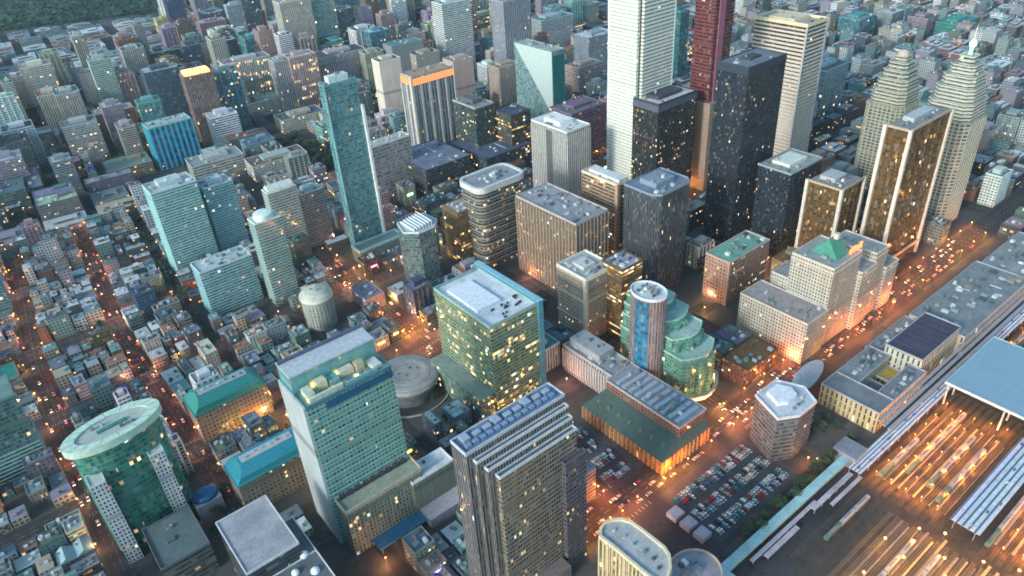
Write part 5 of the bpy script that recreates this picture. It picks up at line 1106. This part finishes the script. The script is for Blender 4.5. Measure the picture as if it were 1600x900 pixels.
for k in range(18): lampat(262+(10.5 if k%2 else -10.5),352+k*19,math.pi*(k%2),'on the street left of the glass cube','lamps left of the glass cube',power=LPW*1.3,col=(1,.36,.12))
for k in range(6): lampat(262+(10 if k%2 else -10)*.9-2,252+k*17,math.pi*(k%2),'beside the dark parking lot','lamps beside the dark lot',power=LPW*.6,col=(1,.3,.12))
for k in range(9): lampat(385+(7 if k%2 else -7),172+k*19,math.pi*(k%2),'on the street left of the old hotel','lamps left of the old hotel',power=LPW*1.1,col=(1,.3,.14))
for k in range(24): y=430+k*26; lampat(warp(52,y)+(7 if k%2 else -7),y,math.pi*(k%2),'on the straight street through the low blocks','lamps through the low blocks',power=LPW*.45,col=(1,.28,.12))
for k in range(20): y=440+k*26; lampat(warp(-22,y)+(9 if k%2 else -9),y,math.pi*(k%2),'on the far left street','lamps on the far left street',power=LPW*.6,col=(1,.3,.1))
for k in range(12): lampat(115+(5 if k%2 else -5),300+k*19,math.pi*(k%2),'between barrel-roofed halls and teal slab tower','lamps by the barrel-roofed halls',power=LPW*.9,col=(1,.45,.16))
for k in range(26): x=-10+k*24; lampat(x,490+(8 if k%2 else -8),math.pi/2*(3 if k%2 else 1),'on the cross street behind the concert hall','lamps on the cross street',power=LPW*.9,col=(1,.42,.16))
for k in range(16): x=10+k*24; lampat(x,610+(6 if k%2 else -6),math.pi/2*(3 if k%2 else 1),'on the cross street below the teal apartment towers','lamps below the teal towers',power=LPW*.35,col=(1,.4,.3))
for k in range(18): x=290+k*23; lampat(x,345+(6 if k%2 else -6),math.pi/2*(3 if k%2 else 1),'on the street behind the old stone hotel','lamps behind the old hotel',power=LPW*.9,col=(1,.5,.2))
for k in range(14): x=30+k*26; lampat(warp(x,725),725+(6 if k%2 else -6),math.pi/2*(3 if k%2 else 1),'on the cross street above the teal apartment towers','lamps above the teal towers',power=LPW*.35,col=(1,.4,.3))
for k in range(12): y=400+k*24; lampat(660+(8 if k%2 else -8),y,math.pi*(k%2),'on the street beside the tall gold tower','lamps beside the gold tower',power=LPW,col=(1,.42,.14))
for k in range(14): x=-100+k*22; 
for i in range(0,23,2):
    for x in range(402,506,17):
        y=ys_[i]-2.55
        if 62<y<88: continue
        lampat(x+rnd.uniform(-3,3),y,0,'on a platform between the white canopies','yard lamps between the canopies',YL,power=LPW*.58,name='yard_lamp',hh=6.2,col=(1,.3,.02))
for i in range(0,16,4):
    for x in range(615,760,36): lampat(x,ys_[i]-2.55,0,'on a platform east of the blue atrium','yard lamps east of the atrium',YL,power=LPW*.8,name='yard_lamp',hh=6.2,col=(1,.36,.03))
for (x,y) in ((345,88),(362,72),(330,62),(372,92),(350,66),(325,80),(380,80),(376,56),(318,98),(350,102),(385,40),(410,30),(440,46),(470,38),(440,22)): lampat(x,y,0,'among the brown tracks west of the canopies','yard lamps west of the canopies',YM,power=LPW*.8,name='yard_lamp',hh=11,col=(1,.42,.06))
for (x,y,g) in ((248,226,3.2),(300,230,3.6),(290,226,1.2),(258,500,3),(272,512,3.4),(250,522,2.6),(376,230,2),(102,486,2),(470,246,3),(505,246,3.2),(540,228,3),(585,246,3),(600,228,3)): lampat(x,y,0,'at a glowing red-orange street crossing' if x<460 else 'along the brightest stretch outside the old hotel','lamps at the glowing crossings' if x<460 else 'lamps outside the old hotel',power=round(LPW*g*.6),col=(1,.24,.05))
b=MB()
for Y in (860,980,1090,1200,1320,1450):
    for k in range(46): x=warp(0,Y)-150+k*30; b.rev([(.02,7.2),(.6,7.6),(.02,8)],5); n_=2*5; b.v[-40:]=[(vx+x,vy+Y+(-5 if k%2 else 5),vz) for vx,vy,vz in b.v[-40:]]
for X in (262,-22,385,660,850,115):
    for k in range(10): Y=700+k*30; b.rev([(.02,7.2),(.6,7.6),(.02,8)],5); b.v[-40:]=[(vx+warp(X,Y)+(-6 if k%2 else 6),vy+Y,vz) for vx,vy,vz in b.v[-40:]]
o=link('distant_street_lamps',b.mesh('distant_street_lamps',[M_LAMP])); o['kind']='stuff'; tag(o,'countless tiny orange lamps along the far streets','lamps')

# ================================================================== LIGHT AND AIR
hb=MB(); hb.box(-1500,-900,-1.3,3600,4200,420,bottom=True)
hm=bpy.data.materials.new('haze_air'); hm.use_nodes=True; hn_=hm.node_tree; hn_.nodes.remove(hn_.nodes['Principled BSDF']); pv=hn_.nodes.new('ShaderNodeVolumePrincipled'); pv.inputs['Density'].default_value=.00004; pv.inputs['Color'].default_value=(.68,.88,.95,1); pv.inputs['Anisotropy'].default_value=.2
hn_.links.new(pv.outputs[0],hn_.nodes['Material Output'].inputs['Volume'])
ho=link('haze',hb.mesh('haze',[hm])); ho['kind']='stuff'; tag(ho,'thin bluish evening haze over the whole city','haze')
SUN_EL,SUN_AZ=rad(24),rad(262)
sd=Vector((math.sin(SUN_AZ)*math.cos(SUN_EL),math.cos(SUN_AZ)*math.cos(SUN_EL),math.sin(SUN_EL)))
sl=bpy.data.lights.new('sun','SUN'); sl.energy=1.3; sl.angle=rad(11); sl.color=(1,.97,.92); so=bpy.data.objects.new('sun',sl); C.objects.link(so); so.rotation_euler=(-sd).to_track_quat('-Z','Y').to_euler(); so.location=(0,0,900)
w=bpy.data.worlds.new('World'); S.world=w; w.use_nodes=True; nt=w.node_tree; bg=nt.nodes['Background']; sk=nt.nodes.new('ShaderNodeTexSky'); sk.sky_type='NISHITA'; sk.sun_disc=False; sk.sun_elevation=SUN_EL; sk.sun_rotation=SUN_AZ; sk.altitude=200; sk.dust_density=1.2; sk.ozone_density=1.2
n_=N(nt); nt.links.new(n_.mix(1.0,sk.outputs[0],(.8,1.08,1.04),'MULTIPLY'),bg.inputs[0]); bg.inputs[1].default_value=.125
S.view_settings.view_transform='Standard'; S.view_settings.look='None'; S.view_settings.exposure=1.05; S.view_settings.gamma=1
S.cycles.use_denoising=True; S.cycles.filter_width=1.7; S.cycles.max_bounces=5; S.cycles.diffuse_bounces=3; S.cycles.glossy_bounces=3; S.cycles.sample_clamp_indirect=4; S.cycles.caustics_reflective=False; S.cycles.caustics_refractive=False
print('counts',len(keep_l),len(rest_l),len(keep_t),len(rest_t),'lamps',nl,'trees',ntree,'cars',ncar,'objs',len(bpy.data.objects))
